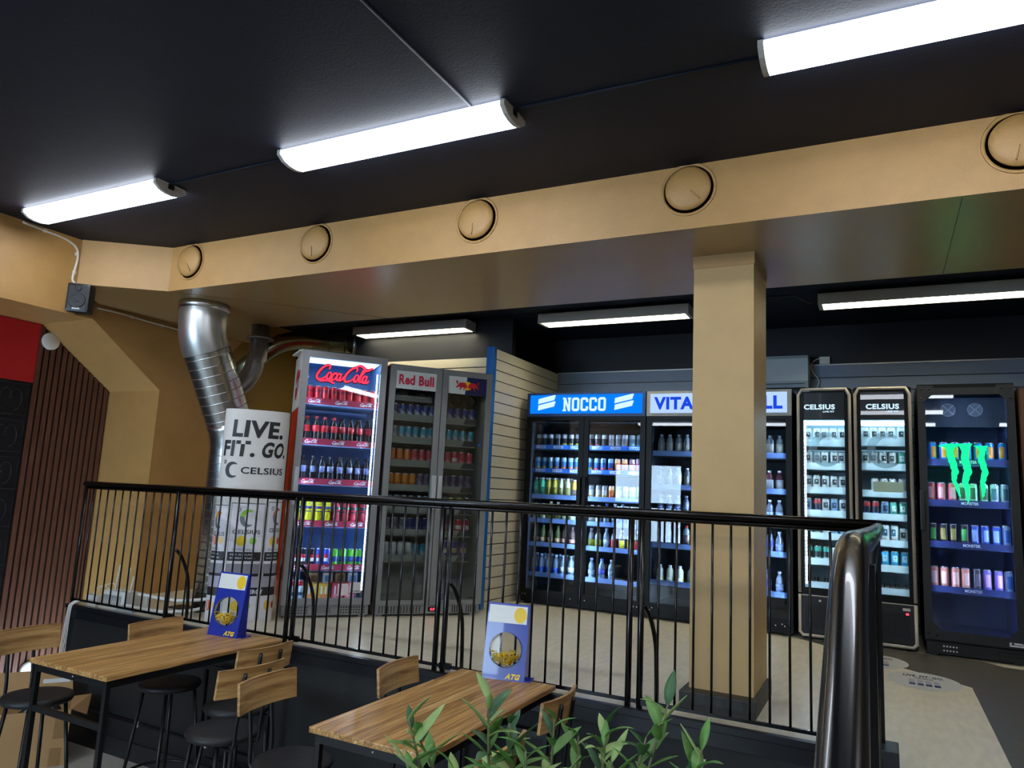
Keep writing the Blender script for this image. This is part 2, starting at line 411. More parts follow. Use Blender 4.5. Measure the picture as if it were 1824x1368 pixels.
tag(MB().tube([(-1.45, 6.13, CZ-.006), (-.6, 6.13, CZ-.006), (-.5, 6.13, 2.66), (-.425, 6.13, 2.67)], .005, 6).build('lamp_cable', BLACKP), 'thin black cable entering the right louvred light beside the pillar', 'cable')

# ---------------------------------------------------------------- round ventilation ducts
def ribs(mb, p, q, r, n, rr=.004, m=0):
    p, q = Vector(p), Vector(q); d = (q-p).normalized(); a = d.orthogonal().normalized(); b = d.cross(a)
    for i in range(n):
        c = p.lerp(q, (i+.5)/n)
        pts = [c+(a*math.cos(2*PI*k/28)+b*math.sin(2*PI*k/28))*(r+rr*.3) for k in range(29)]
        mb.tube(pts, rr, 5, m, cap=False)
def bend(p0, p1, p2, n=8):
    a, b, c = Vector(p0), Vector(p1), Vector(p2)
    return [tuple(a.lerp(b, t).lerp(b.lerp(c, t), t)) for t in [i/n for i in range(n+1)]]
dk = thing('ventilation_duct', 'wide silver spiral duct bending down from the gold boxed duct to the floor', 'duct', (0, 0, 0))
R = .178
A0, A1, A2, A3 = (-4.80, 3.88, 2.4), (-4.80, 3.88, 2.12), (-4.76, 4.21, 1.42), (-4.76, 4.30, 1.2)
path = [A0, (-4.80, 3.88, 2.30)]+bend((-4.80, 3.88, 2.28), (-4.80, 3.88, 2.14), (-4.79, 3.94, 2.03), 6)
MB().tube(path, R+.002, 32, cap=False).build('elbow', mat('smooth zinc elbow', 'C4C6C6', .33, metal=.9), dk)
MB().tube([(-4.80, 3.88, 2.4), (-4.80, 3.88, 2.34)], R+.014, 32).build('collar', GALV, dk)
s2 = MB().tube([(-4.79, 3.94, 2.03), (-4.76, 4.20, 1.50)], R, 32, cap=False); ribs(s2, (-4.79, 3.94, 2.03), (-4.76, 4.20, 1.50), R, 8)
s2.build('slanted_spiral_section', GALV, dk)
s3 = MB().tube(bend((-4.76, 4.20, 1.50), (-4.755, 4.26, 1.38), (-4.755, 4.27, 1.25), 6)+[(-4.755, 4.27, .02)], R, 32); ribs(s3, (-4.755, 4.27, 1.3), (-4.755, 4.27, .06), R, 20, .003)
s3.build('upright_spiral_section', GALV, dk)
d2 = thing('ventilation_duct', 'narrow dark steel duct dropping from the gold soffit with two elbows', 'duct', (0, 0, 0))
pth = [(-4.95, 4.62, 2.4), (-4.95, 4.62, 2.12)]+bend((-4.95, 4.60, 2.10), (-4.95, 4.58, 1.90), (-4.97, 4.42, 1.80), 8)+[(-4.93, 4.28, 1.76)]
MB().tube(pth, .08, 20).build('pipe', GALV2, d2)
MB().tube([(-4.95, 4.62, 2.29), (-4.95, 4.62, 2.275)], .12, 24).build('flange', GALV2, d2)
d3 = thing('ventilation_duct', 'narrow steel duct running back behind the red-sided cola cooler', 'duct', (0, 0, 0))
pth = [(-5.22, 4.65, 1.98)]+bend((-5.10, 4.80, 2.18), (-5.00, 4.90, 2.34), (-4.86, 5.08, 2.36), 6)+[(-4.55, 5.42, 2.37)]
m3 = MB().tube(pth, .085, 20); ribs(m3, (-4.86, 5.08, 2.36), (-4.55, 5.42, 2.37), .085, 3, .003); ribs(m3, (-5.2, 4.68, 2.0), (-5.08, 4.82, 2.2), .085, 2, .003)
m3.build('pipe', mat('brass tinted steel duct', '85826A', .25, metal=1), d3)
MB().tube([(-4.555, 5.415, 2.37), (-4.535, 5.435, 2.37)], .1, 24).build('end_rim', GALV2, d3)

# ---------------------------------------------------------------- drinks
def can_mesh(name, cols, paint, h=.15, r=.0285, met=.1):
    k = 10; prof = [(.021, 0), (.025, .002), (r, .01)]+[(r, .01+(h-.03)*i/k) for i in range(1, k+1)]+[(r*.86, h-.007), (r*.84, h-.003), (r*.87, h), (r*.8, h-.001), (r*.78, h-.005)]
    mb = MB().lathe(prof, 20, paint=lambda u, z: 0 if (z > h-.013 or z < .006) else paint(((u+.25) % 1)-.0, z/h))
    me = mb.mesh(name)
    for c in [None]+list(cols): me.materials.append(mat('can lid silver', 'B9BCC0', .25, metal=.9) if c is None else mat('can '+c, c, .28, metal=met))
    return me
# u = 0 is the front of the can (towards the door); 1..: index into colours
def front(u, w): return u < w or u > 1-w
def P_plain(u, v): return 1
def P_two(u, v): return 1 if v > .5 else 2
def P_diag(u, v): return 1 if (v+u*1.0) % 1 > .5 else 2
def P_band(u, v): return 2 if .35 < v < .62 and front(u, .2) else 1
def P_low(u, v): return 2 if v < .4 else 1
def P_top(u, v): return 2 if v > .72 else (3 if .2 < v < .42 and front(u, .16) else 1)
def P_logo(u, v): return 2 if (.5 < v < .8 and front(u, .1) and not (.6 < v < .7 and u < .06)) else (3 if .2 < v < .34 and front(u, .1) else 1)
def P_claw(u, v): return 2 if (.3 < v < .82 and (abs(((u+.5) % 1)-.5) < .03 or .07 < abs(((u+.5) % 1)-.5) < .12)) else 1
def P_globe(u, v): return (3 if v > .55 else 2) if (.42 < v < .7 and front(u, .12)) else 1
CANS = {
 'cola': ('red cola can', ['C2182B', '7E0E1B'], lambda u, v: 2 if (.6 < v < .8 and front(u, .13)) else 1, .15),
 'pepb': ('black cola can', ['10131F', 'F0F2F6', 'C8102E'], P_globe, .165), 'pepu': ('blue cola can', ['1F3FB0', 'F0F2F6', 'C8102E'], P_globe, .165),
 'twist': ('lime green soda can', ['58B830', '223E8F', 'D8F060'], P_band, .165), 'work': ('pale blue slim can with red letters', ['B9CBD8', 'B5293B', '37546E'], P_top, .15),
 'rb': ('blue and silver energy can', ['20398C', 'AEB6C4'], P_diag, .135), 'rbt': ('teal and silver energy can', ['3A9DB4', 'AEB8BE'], P_diag, .135),
 'rbo': ('orange gold energy can', ['D9813A', 'C9463A'], P_low, .14), 'rbr': ('red energy can', ['C4404E', 'D77A80'], P_two, .14), 'rbg': ('amber energy can', ['D98A2B', 'B8661C'], P_two, .14),
 'rbp': ('dark purple energy can', ['4C3F63', '7B6D86'], P_diag, .14), 'rbs': ('silver grey energy can', ['8D9196', 'B8BABD'], P_diag, .14), 'rby': ('yellow energy can', ['C9C22E', '9C9F70'], P_diag, .14),
 'rbd': ('dark silver energy can', ['5E6068', '8E9096'], P_diag, .14), 'rbn': ('navy energy can', ['1E2C66', '57618A'], P_two, .14), 'rbc': ('crimson energy can', ['B82734', 'D8D2D0'], P_band, .14),
 'rbw': ('white energy can', ['CFCFC8', 'B4B5B4'], P_two, .15), 'rbl': ('large violet energy can', ['4A469A', 'C9B9A0'], P_band, .165),
 'nk': ('black can with white top lettering', ['23262C', 'C9CFD4', '3B4048'], P_top, .15), 'ny': ('black can with yellow stripe', ['23262C', 'C9CFD4', 'D9CC2E'], P_top, .15),
 'nr': ('black can with coral stripe', ['30292C', 'C9CFD4', 'D9584A'], P_top, .15), 'nc': ('grey can with pale top', ['8A8F94', 'C9CFD4', 'A9ADB0'], P_top, .15),
 'nby': ('blue and yellow can', ['2F86C4', '8FC0DE', 'E0C23A'], P_top, .15), 'nbo': ('blue and orange can', ['2E74B0', '8FC0DE', 'E06A3A'], P_top, .15), 'nbt': ('blue grey can', ['5C8FA8', 'B8CCD6', '6AA090'], P_top, .15),
 'nbr': ('blue and red can', ['2A5FA8', '8FC0DE', 'D8383A'], P_top, .15), 'no': ('orange can', ['E0762E', 'F0C090', 'C8501E'], P_top, .15), 'np': ('pink can', ['D86A92', 'F2C4D2', 'B8406A'], P_top, .15),
 'nw': ('white and gold can', ['D6D8D4', '9AA2A8', 'C8A04A'], P_top, .15), 'nl': ('lime can', ['9CCB3A', 'D9E8A8', '5C9A2A'], P_top, .15),
 'cw': ('white can with dark emblem', ['D9DCDD', '3D4448', 'C9B24A'], P_logo, .14), 'cr': ('white can with red fruit', ['D9DCDD', '3D4448', 'C0473A'], P_logo, .14),
 'cb': ('pale blue can', ['7AA2C8', '32486A', '4A6A9A'], P_logo, .14), 'cd': ('dark blue and red can', ['2E3350', 'B8343C', '4A7ABF'], P_top, .14), 'cg': ('sea green can', ['4FAE9E', 'D9EEE8', '2C7A70'], P_logo, .14),
 'ck': ('black and teal can', ['1C2A2E', '3AA898', '9AC8C0'], P_top, .14), 'ca': ('bright aqua can', ['2E9CCB', 'BCE2F0', '1E6CA0'], P_logo, .15), 'ch': ('white can with crown emblem', ['C9D4DA', '2E5F7A', 'E07A3A'], P_logo, .16),
 'mb': ('bright blue energy can', ['1E86C8', 'E08A2E'], P_claw, .17), 'mr': ('coral red energy can', ['C8585C', 'E8A8A8'], P_claw, .17), 'mg': ('pale green energy can', ['8FB89A', '2E5A3A'], P_claw, .17),
 'mw': ('silver green energy can', ['A8BCC0', '3C6A6E'], P_claw, .17), 'mk': ('black energy can with green claws', ['14181A', '4FAE4A'], P_claw, .17), 'mq': ('black energy can with gold claws', ['1A1A1A', 'A89A4A'], P_claw, .17),
 'mu': ('blue patterned energy can', ['2A4FA8', '9AB8E8'], P_claw, .17), 'ms': ('salmon energy can', ['D08A70', 'F0C8B4'], P_claw, .18), 'md': ('dark grey energy can', ['2E2E34', '7A6A78'], P_claw, .18),
 'mv': ('violet energy can', ['7A6AC0', 'D8A8D0'], P_claw, .18), 'ml': ('silver blue energy can', ['9AAEC8', '3A6AA8'], P_claw, .18),
}
CMESH = {}
LIQ = {}
def bottle_proto(key, body, label, cap, h=.225, r=.031, lab=(.45, .68), shape='cola', clear=False, cap2=None, glassy=False):
    S = h
    if shape == 'cola': pr = [(.6, 0), (.95, .01), (1, .05), (.97, .2), (.86, .36), (.97, .46), (1, .56), (.97, .68), (.75, .78), (.45, .87), (.38, .9), (.38, .93)]
    elif shape == 'fanta': pr = [(.6, 0), (.98, .02), (1, .1), (.85, .22), (1, .34), (.84, .46), (1, .56), (1, .74), (.75, .83), (.42, .9), (.38, .93)]
    elif shape == 'water': pr = [(.7, 0), (.98, .02), (1, .1), (.93, .14), (1, .2), (.93, .3), (1, .36), (1, .6), (.9, .7), (.55, .82), (.4, .88), (.38, .93)]
    else: pr = [(.7, 0), (1, .02), (1, .2), (1, .4), (1, .68), (.93, .76), (.6, .86), (.46, .89), (.42, .93)]
    mbd = MB().lathe([(a*r, b*S) for a, b in pr], 18)
    root = mbd.build('drink_bottle', mat('liquid '+body, body, .18, spec=.35) if not clear else glass('clear bottle '+body, 'DDE8EE', .05, body=body, mixf=.55))
    c = MB().lathe([(.43*r, .915*S), (.46*r, .92*S), (.46*r, .995*S), (.4*r, S)], 14)
    c.build('cap', mat('cap '+cap, cap, .35), root)
    l = MB(); z0, z1 = lab; zz = [z0, (z0+z1)/2, z1]
    def rad(b):
        for (a0, b0), (a1, b1) in zip(pr, pr[1:]):
            if b0 <= b <= b1: return (a0+(a1-a0)*(b-b0)/(b1-b0))*r+.0008
        return r
    l.lathe([(rad(z), z*S) for z in zz], 18, paint=lambda u, z: 1 if (cap2 and front((u+.25) % 1, .12)) else 0)
    l.build('wrap_label', [mat('label '+label, label, .4)]+([mat('label '+cap2, cap2, .4)] if cap2 else [mat('label '+label, label, .4)]), root)
    return root
BOT = {
 'coke': ('cola bottle with red label', dict(body='1A0D0B', label='C2182B', cap='B01828')),
 'cokz': ('black-capped cola bottle with red label', dict(body='17110F', label='A81C2B', cap='0C0C0C')),
 'peps': ('dark cola bottle with round emblem', dict(body='0D0D14', label='10121C', cap='0C0C0E', cap2='8890C0', lab=(.42, .64))),
 'fany': ('yellow soda bottle with blue cap', dict(body='C9C21E', label='E0622A', cap='1E5FD0', shape='fanta', lab=(.5, .76), cap2='1E2F6A')),
 'fanr': ('red soda bottle with blue cap', dict(body='B83A48', label='3FA870', cap='1E5FD0', shape='fanta', lab=(.5, .76), cap2='2A2A3A')),
 'alg': ('mint green bottle', dict(body='5CCF9A', label='8FE0BC', cap='E8ECEE', shape='str', h=.2, lab=(.15, .55), cap2='3A8A66')),
 'aly': ('yellow bottle', dict(body='D8D45A', label='E6E07A', cap='E8ECEE', shape='str', h=.2, lab=(.15, .55), cap2='8A8A2A')),
 'alp': ('pale yellow bottle', dict(body='C8CFA0', label='D8DDB0', cap='E8ECEE', shape='str', h=.2, lab=(.15, .55), cap2='8A8A4A')),
 'alo': ('amber bottle with dark label', dict(body='C89A3A', label='4A4038', cap='C8CCD0', shape='str', h=.19, lab=(.2, .5))),
 'gr': ('green juice bottle', dict(body='8FBF4A', label='C8D8A0', cap='D8DCE0', shape='str', h=.18, lab=(.2, .6))),
 'dg': ('olive glass bottle', dict(body='5A6A3A', label='C09A6A', cap='3A4A2A', shape='water', h=.2, lab=(.15, .42), cap2='E0B890')),
 'db': ('brown glass bottle', dict(body='4A3A36', label='B88A7A', cap='2A2424', shape='water', h=.2, lab=(.15, .42))),
 'lem': ('clear bottle with lemon label', dict(body='A8B0B8', label='D8CE30', cap='D8E0E8', shape='water', h=.2, lab=(.2, .5), clear=True, cap2='6A7A2A')),
 'lmr': ('clear bottle with red label', dict(body='A8B0B8', label='C83A3A', cap='D8E0E8', shape='water', h=.2, lab=(.2, .55), clear=True)),
 'lmb': ('clear bottle with blue lemon label', dict(body='A8B0B8', label='4A5AB8', cap='D8E0E8', shape='water', h=.2, lab=(.2, .55), clear=True, cap2='D8CE30')),
 'wb': ('water bottle with blue lower label', dict(body='9AB4C8', label='1F55C0', cap='9AC4E8', shape='water', h=.21, lab=(.12, .42), clear=True)),
 'wc': ('plain clear water bottle', dict(body='9AB4C8', label='B8C8D4', cap='B8D0E0', shape='water', h=.21, lab=(.3, .5), clear=True)),
 'wv': ('water bottle with violet blue label', dict(body='9AB4C8', label='4A52B0', cap='3A62C8', shape='water', h=.21, lab=(.35, .6), clear=True)),
 'vw': ('clear vitamin drink bottle with pale label', dict(body='B8C4C6', label='D2D4CC', cap='E0E8EC', shape='str', h=.19, lab=(.12, .62), clear=True, cap2='A8A89A')),
 'vd': ('dark red vitamin drink bottle', dict(body='5A2A34', label='D6D8D4', cap='E0E8EC', shape='str', h=.19, lab=(.12, .6), cap2='A0A4A8')),
 'vb': ('clear bottle with blue and white label', dict(body='A4B4CC', label='8AA0D0', cap='DCE6F4', shape='water', h=.2, lab=(.15, .5), clear=True)),
 'vr': ('clear bottle with red cap', dict(body='A4B4BC', label='C8C0A8', cap='C83230', shape='str', h=.2, lab=(.2, .6), clear=True, cap2='5A4A4A')),
 'vy': ('white and yellow yoghurt drink bottle', dict(body='D0D8C0', label='D8D060', cap='E8ECEE', shape='str', h=.17, lab=(.1, .4), cap2='E0E0D0')),
 'vg': ('white bottle with green cap', dict(body='C8D4C8', label='D8D8C8', cap='2F9A5A', shape='str', h=.17, lab=(.15, .55), cap2='8A9A7A')),
}
ORD = ['first', 'second', 'third', 'fourth', 'fifth', 'sixth', 'seventh', 'eighth', 'ninth', 'tenth', 'eleventh', 'twelfth', 'thirteenth', 'fourteenth', 'fifteenth', 'sixteenth']
PROTO = {}
def put_drink(key, loc, rz, label, group):
    if key in PROTO:
        return dup(PROTO[key], loc, rz, label, group)
    if key in CANS:
        d, cols, p, h = CANS[key]; o = link('drink_can', can_mesh('drink_can', cols, p, h)); cat = 'can'
    else:
        d, kw = BOT[key]; o = bottle_proto(key, **kw); cat = 'bottle'
    o.location = loc; o.rotation_euler = (0, 0, rz); tag(o, label, cat, group); PROTO[key] = o
    return o
def shelf_row(fr, z, x0, x1, keys, shelf, back=False, y=.125, start=0, total=None, jit=.004):
    """one row of drinks on a shelf of cooler fr = (origin, angle, short description)"""
    (ox, oy), rz, who = fr; n = len(keys); c, s = math.cos(rz), math.sin(rz)
    for k, key in enumerate(keys):
        if key is None: continue
        x = x0+(x1-x0)*(k+.5)/n+random.uniform(-jit, jit); yy = y+random.uniform(-jit, jit)
        kind = (CANS.get(key) or BOT.get(key))[0]
        put_drink(key, (ox+c*x-s*yy, oy+s*x+c*yy, z), rz+random.uniform(-.35, .35), '%s, %s from the left, %s, %s' % (kind, ORD[k+start], shelf, who), 'drinks on the %s of the %s' % (shelf, who))
        if back:
            yb = y+.075; xb = x+random.uniform(-.008, .008)
            put_drink(key, (ox+c*xb-s*yb, oy+s*xb+c*yb, z), rz+random.uniform(-.5, .5), '%s in the row behind, %s, %s' % (kind, shelf, who), 'second row of %s, %s, %s' % (kind, shelf, who))

# ---------------------------------------------------------------- coolers
def cooler(label, loc, rz, W, H, D, shell, liner, doors, gz, rails, railmat, rail_h=.045, base_h=.09, fmat=None, fw=.05, gl=None, led=None, leds=(), side=None, head=None, bars=None, handle=None, basem=None, shelfm=None, drop=.0):
    """local frame: x along the door, y into the cabinet, z up; gz = bottom and top of the glass"""
    t = thing('drinks_cooler', label, 'drinks cooler', loc, rz); fmat = fmat or shell; T = .035
    top = H if head is None else head[0]
    c = MB().box(0, T, .03, D, base_h, H).box(W-T, W, .03, D, base_h, H).box(T, W-T, D-T, D, base_h, H).box(T, W-T, .03, D-T, H-T, H)
    zb = gz[0]-fw*.6
    c.box(T, W-T, .03, D-T, base_h, zb); c.build('cabinet', shell, t)
    l = MB().box(T, T+.004, .035, D-T, zb, top).box(W-T-.004, W-T, .035, D-T, zb, top).box(T+.004, W-T-.004, D-T-.004, D-T, zb, top).box(T+.004, W-T-.004, .035, D-T, top-.05, top-.046).box(T+.004, W-T-.004, .035, D-T, zb, zb+.004)
    l.build('liner', liner, t)
    if basem:
        b = MB().box(.01, W-.01, .02, D-.02, .02, base_h); b.box(.03, .08, .04, .09, 0, .02).box(W-.08, W-.03, .04, .09, 0, .02).box(.03, .08, D-.09, D-.04, 0, .02).box(W-.08, W-.03, D-.09, D-.04, 0, .02)
        b.build('base_grille', basem, t)
    for di, (x0, x1) in enumerate(doors):
        z0, z1 = gz
        f = MB(); zt = min(top, z1+fw); zl = max(base_h+.005, z0-fw*1.3)
        f.box(x0, x0+fw, 0, .03, zl, zt).box(x1-fw, x1, 0, .03, zl, zt).box(x0+fw, x1-fw, 0, .03, z1, zt).box(x0+fw, x1-fw, 0, .03, zl, z0)
        d = f.build('door', fmat, t)
        MB().box(x0+fw, x1-fw, .012, .018, z0, z1).build('glass_pane', gl or DOORGL, d)
        if handle: hx, hz0, hz1 = handle[di]; MB().box(hx-.018, hx+.018, -.035, 0, hz0, hz1, 0, .008).build('handle', handle[-1], d)
    segs = bars or [(T+.006, W-T-.006)]
    for z in rails:
        for a, b in segs:
            s = MB().box(a, b, .085, D-.06, z-rail_h-.006, z-rail_h).build('shelf', shelfm or liner, t)
            MB().box(a, b, .078, .083, z-rail_h-drop, z-drop).build('price_rail', railmat, s)
    for x, y, z0, z1, *alt in leds:
        sb_ = MB().box(x-.006, x+.006, y+.004, y+.006, z0, z1, 1); n_ = int((z1-z0)/.028)
        for i_ in range(n_): zz_ = z0+(z1-z0)*(i_+.5)/n_; sb_.box(x-.004, x+.004, y, y+.004, zz_-.008, zz_+.008, 0)
        sb_.build('led_strip', [alt[0] if alt else led, WHITEP], t)
    return t

# --- red-sided cola cooler and its grey double neighbour
O1 = (-4.09, 4.28); RZ = math.radians(48.64)
SILV = mat('brushed silver door', '8E8E90', .38, metal=.35)
BLUEL = mat('pale blue lit liner', '8CB6E6', .5)
LEDW_HIDDEN = emission('hidden cool led strip', 'BCDAFF', 270)  # strong strips added unseen behind the door frame to brighten the shelves
ck = cooler('tall lit cola cooler with red and white side and silver door', (*O1, 0), RZ, .68, 2.085, .62, mat('cola red side panel', 'C01E1A', .35), BLUEL, [(0, .68)], (.15, 2.03),
            [1.711, 1.385, 1.069, .74, .402], mat('red price rail', '9E2440', .4), .05, .095, SILV, .052, None, LEDW_HIDDEN, ((.612, .05, .2, 1.95, emission('dotted led strip', 'DCEEFF', 14)), (.044, .032, .2, 1.95), (.640, .032, .2, 1.95)), handle=[(.03, .86, 1.15), mat('grey door handle', 'A8A8A8', .45)],
            basem=mat('silver base grille', '8C8C8E', .4, metal=.4))
MB().box(.06, .62, .05, .30, 2.025, 2.03).build('added_roof_glow', emission('added cola cooler roof glow', 'CDE4FF', 1.2), ck)  # glow added under the roof to lift the light on the top shelf
MB().box(-.003, 0, .04, .60, 1.62, 2.08).build('white_side_panel', mat('white side panel', 'C9C4BE', .4), ck)
sd = MB()
for k in range(1): sd.poly([(-.005, .30+.11*math.cos(a), 1.83+.13*math.sin(a)) for a in [2*PI*j/28 for j in range(28)]])
sd.build('round_emblem', mat('emblem red', 'B01818', .4), ck)
def side_text(s, y0, y1, z0, z1, m):
    return text(s, 0, 1, z0, z1, 0, m, ck, .02, warp=lambda p: (-.006+p[1], y1-(y1-y0)*p[0], p[2]))
side_text('DRINK', .06, .19, 1.86, 1.93, mat('ink red', 'A83A3A', .5)); side_text('Coca-Cola', .06, .19, 1.78, 1.83, mat('faded grey ink', 'A8A09A', .5)); side_text('Coca-Cola', .2, .4, 1.8, 1.86, WHITEI)
def dots(mb, x0, x1, z0, z1, nx, nz, y=.018, s=.005):
    for i in range(nx):
        for j in range(nz):
            x = x0+(x1-x0)*i/max(1, nx-1); z = z0+(z1-z0)*j/max(1, nz-1); mb.box(x-s, x+s, y-.002, y+.001, z-s, z+s)
g = MB(); dots(g, .04, .2, .04, .08, 9, 3, .019); dots(g, .46, .64, .04, .08, 10, 3, .019); g.build('vent_holes', INK, ck)
MB().box(.25, .38, .014, .02, .035, .08).build('badge', mat('badge plate', '6E6E70', .4), ck)
# scripted cola lettering
def arc(cx, cz, rx, rz, a0, a1, n=14): return [(cx+rx*math.cos(math.radians(a0+(a1-a0)*i/n)), cz+rz*math.sin(math.radians(a0+(a1-a0)*i/n))) for i in range(n+1)]
SCRIPT = [
 [(1.55, 1.45), (1.62, 1.8), (1.3, 2.05), (.75, 1.8), (.3, 1.2), (.1, .5), (.35, .02), (.85, 0), (1.3, .3), (1.55, .65)],
 [(.45, -.05), (.9, -.22), (1.5, -.12), (2.1, -.1), (2.7, -.35), (3.0, -.42)],
 arc(1.85, .55, .3, .5, 80, 440), [(2.9, .8), (2.75, 1.03), (2.45, .85), (2.3, .4), (2.45, .05), (2.75, .1), (2.95, .4)],
 arc(3.3, .52, .28, .48, 60, 420), [(3.6, 1.0), (3.55, .4), (3.65, .05), (3.85, .15), (4.0, .4)], [(3.95, .52), (4.35, .58)],
 [(5.65, 1.45), (5.72, 1.8), (5.4, 2.05), (4.85, 1.8), (4.4, 1.2), (4.2, .5), (4.45, .02), (4.95, 0), (5.4, .3), (5.6, .6)],
 [(5.1, 1.95), (5.9, 2.35), (6.6, 2.1), (7.1, 1.75), (7.6, 1.95), (7.95, 2.2)],
 arc(5.95, .55, .3, .5, 80, 440), [(6.4, .4), (6.7, 1.2), (6.95, 1.8), (6.75, 1.95), (6.55, 1.4), (6.5, .5), (6.65, .05), (6.9, .2)],
 arc(7.2, .52, .28, .48, 60, 420), [(7.5, 1.0), (7.45, .4), (7.55, .05), (7.8, .15), (7.95, .35)]]
def script_mesh(x0, x1, z0, z1, y, wd, th, tube=None, slant=.28):
    mb = MB(); sx = (x1-x0)/8.6; sz = (z1-z0)/2.8
    for s in SCRIPT:
        pts = smooth_path([(x0+(p[0]+slant*p[1])*sx, z0+(p[1]+.45)*sz) for p in s], 4) if len(s) < 13 else [(x0+(p[0]+slant*p[1])*sx, z0+(p[1]+.45)*sz) for p in s]
        n = len(pts)
        if tube: mb.tube([(p[0], y, p[1]) for p in pts], tube, 6)
        else: mb.ribbon(pts, [wd*(.55+.45*math.sin(PI*(i/(n-1)))) for i in range(n)], y, th)
    return mb
script_mesh(.11, .57, 1.835, 2.0, .045, .017, .012).build('neon_lettering', emission('neon red lettering', 'FF2F4A', 1.25), ck)
script_mesh(.112, .572, 1.835, 2.0, .058, .032, .004).build('lettering_backing', mat('black lettering backing', '1A0A0C', .5), ck)
small = script_mesh(0, .105, 0, .032, 0, .0045, .001).mesh('lettering'); small.materials.append(WHITEI)
for z in [1.711, 1.385, 1.069, .74, .402]:
    for x in (.075, .29, .49): link('rail_lettering', small, ck, (x, .0775, z-.042))
MB().box(.42, .5, .009, .0115, .17, .26).build('price_notice', mat('pale notice', 'D8C8C4', .6), ck)
nb = MB().box(.51, .6, .009, .0115, .19, .27).build('door_sticker', mat('white sticker', 'C8C8C4', .5), ck)
text('frigoglass', .52, .59, .195, .21, .0085, INK, ck)
fk = (O1, RZ, 'red-sided lit cooler')
SH = ['top shelf', 'second shelf', 'third shelf', 'fourth shelf', 'fifth shelf', 'bottom shelf']
shelf_row(fk, 1.665, .055, .635, ['cola']*9, SH[0], True)
shelf_row(fk, 1.339, .05, .62, ['coke']*4+['cokz']*4, SH[1], True)
shelf_row(fk, 1.023, .05, .63, ['peps']*8, SH[2], True)
shelf_row(fk, .694, .06, .62, ['fany']*4+['fanr']*4, SH[3], True)
shelf_row(fk, .356, .05, .61, ['pepb']*3+['pepu']*2+['twist']*4, SH[4])
shelf_row(fk, .126, .05, .17, ['work']*2, SH[5])
def multipack(x, y, z, w, h, d, m1, m2, label, fr=fk):
    (ox, oy), rz, who = fr; c, s = math.cos(rz), math.sin(rz)
    t = thing('drink_multipack', label, 'multipack', (ox+c*x-s*y, oy+s*x+c*y, z), rz, 'multipacks on the bottom shelf')
    MB().box(0, w, 0, d, 0, h, 0, .004).build('carton', m1, t)
    q = MB()
    for i in range(2): q.box(w*(.22+.4*i), w*(.22+.4*i)+w*.12, -.002, -.0003, h*.35, h*.85)
    q.build('straw_print', WHITEI, t)
    q = MB().disc(w*.3, h*.25, h*.13, -.001).disc(w*.7, h*.25, h*.15, -.001); q.build('fruit_print', m2, t)
OR_ = mat('orange print', 'D8742A', .5); YC = mat('yellow carton', 'D8A93A', .5); RC = mat('red carton', 'C23A44', .5)
multipack(.19, .10, .126, .085, .12, .1, YC, OR_, 'yellow juice multipack, left one on the bottom shelf of the cola cooler')
multipack(.285, .10, .126, .085, .12, .1, YC, OR_, 'yellow juice multipack, right one on the bottom shelf of the cola cooler')
multipack(.39, .10, .126, .085, .125, .1, RC, mat('pink print', 'E08A90', .5), 'red juice multipack beside the yellow ones, bottom shelf of the cola cooler')
multipack(.49, .10, .126, .085, .125, .1, RC, mat('pink print', 'E08A90', .5), 'red juice multipack furthest right on the bottom shelf of the cola cooler')
c_, s_ = math.cos(RZ), math.sin(RZ)
for i, (x, zz) in enumerate(((.22, 0), (.33, 0), (.43, 0), (.53, 0))):
    y = .24; bx = MB().box(0, .08, 0, .08, 0, .19, 0, .003).box(.015, .065, -.0012, -.0002, .12, .17, 1)
    o = bx.build('juice_box', [WHITEP, mat('blue print', '5A8AB0', .5)] if i % 2 else [mat('tan carton', 'A8875C', .7), mat('brown print', '6A4A2A', .5)], None, (O1[0]+c_*x-s_*y, O1[1]+s_*x+c_*y, .126), (0, 0, RZ))
    tag(o, ['tan carton behind the yellow multipacks in the cola cooler', 'small white carton behind the right yellow multipack, cola cooler', 'tan carton behind the left red multipack, cola cooler', 'small white carton behind the right red multipack, cola cooler'][i], 'carton')
o = MB().box(0, .22, 0, .3, 0, .012, 0).box(.02, .2, .02, .26, .012, .022).build('paper_stack', WHITEP, None, (-4.2, 4.35, 2.0865), (0, 0, RZ+.1))
tag(o, 'white papers lying on top of the red-sided cola cooler', 'papers')

O2 = (-4.09+c_*.71, 4.28+s_*.71)
REDB = mat('brushed grey door', '848585', .4, metal=.3)
GLIN = mat('grey cooler liner', 'B4B7AE', .5)
rbz = [1.642, 1.452, 1.26, 1.056, .873, .69, .483]
rb = cooler('unlit grey two-door energy drink cooler with white lettered header', (*O2, 0), RZ, .9, 2.045, .62, mat('grey shell', '6E7072', .45, metal=.2), GLIN, [(0, .447), (.453, .9)], (.13, 1.995), rbz,
            mat('grey green price rail', '8F9488', .45), .05, .09, REDB, .05, None, handle=[(.425, .86, 1.14), (.475, .86, 1.14), mat('grey door handle', 'A8A8A8', .45)], basem=mat('silver base grille', '8C8C8E', .4, metal=.4), bars=[(.05, .44), (.46, .80)])
MB().box(.05, .397, .006, .011, 1.845, 1.995).build('header_panel', mat('header white', 'C8CCC8', .45), rb)
text('Red Bull', .075, .375, 1.88, 1.965, .004, mat('header crimson', 'C81E48', .4), rb, .035)
h2 = MB().box(.503, .85, .006, .011, 1.845, 1.995, 0)
h2.prism([(.67, 1.995), (.85, 1.995), (.85, 1.845), (.655, 1.845), (.665, 1.9)], 'y', .004, .0055, 1); h2.build('header_panel', [mat('header white', 'C8CCC8', .45), mat('header navy', '10184A', .45)], rb)
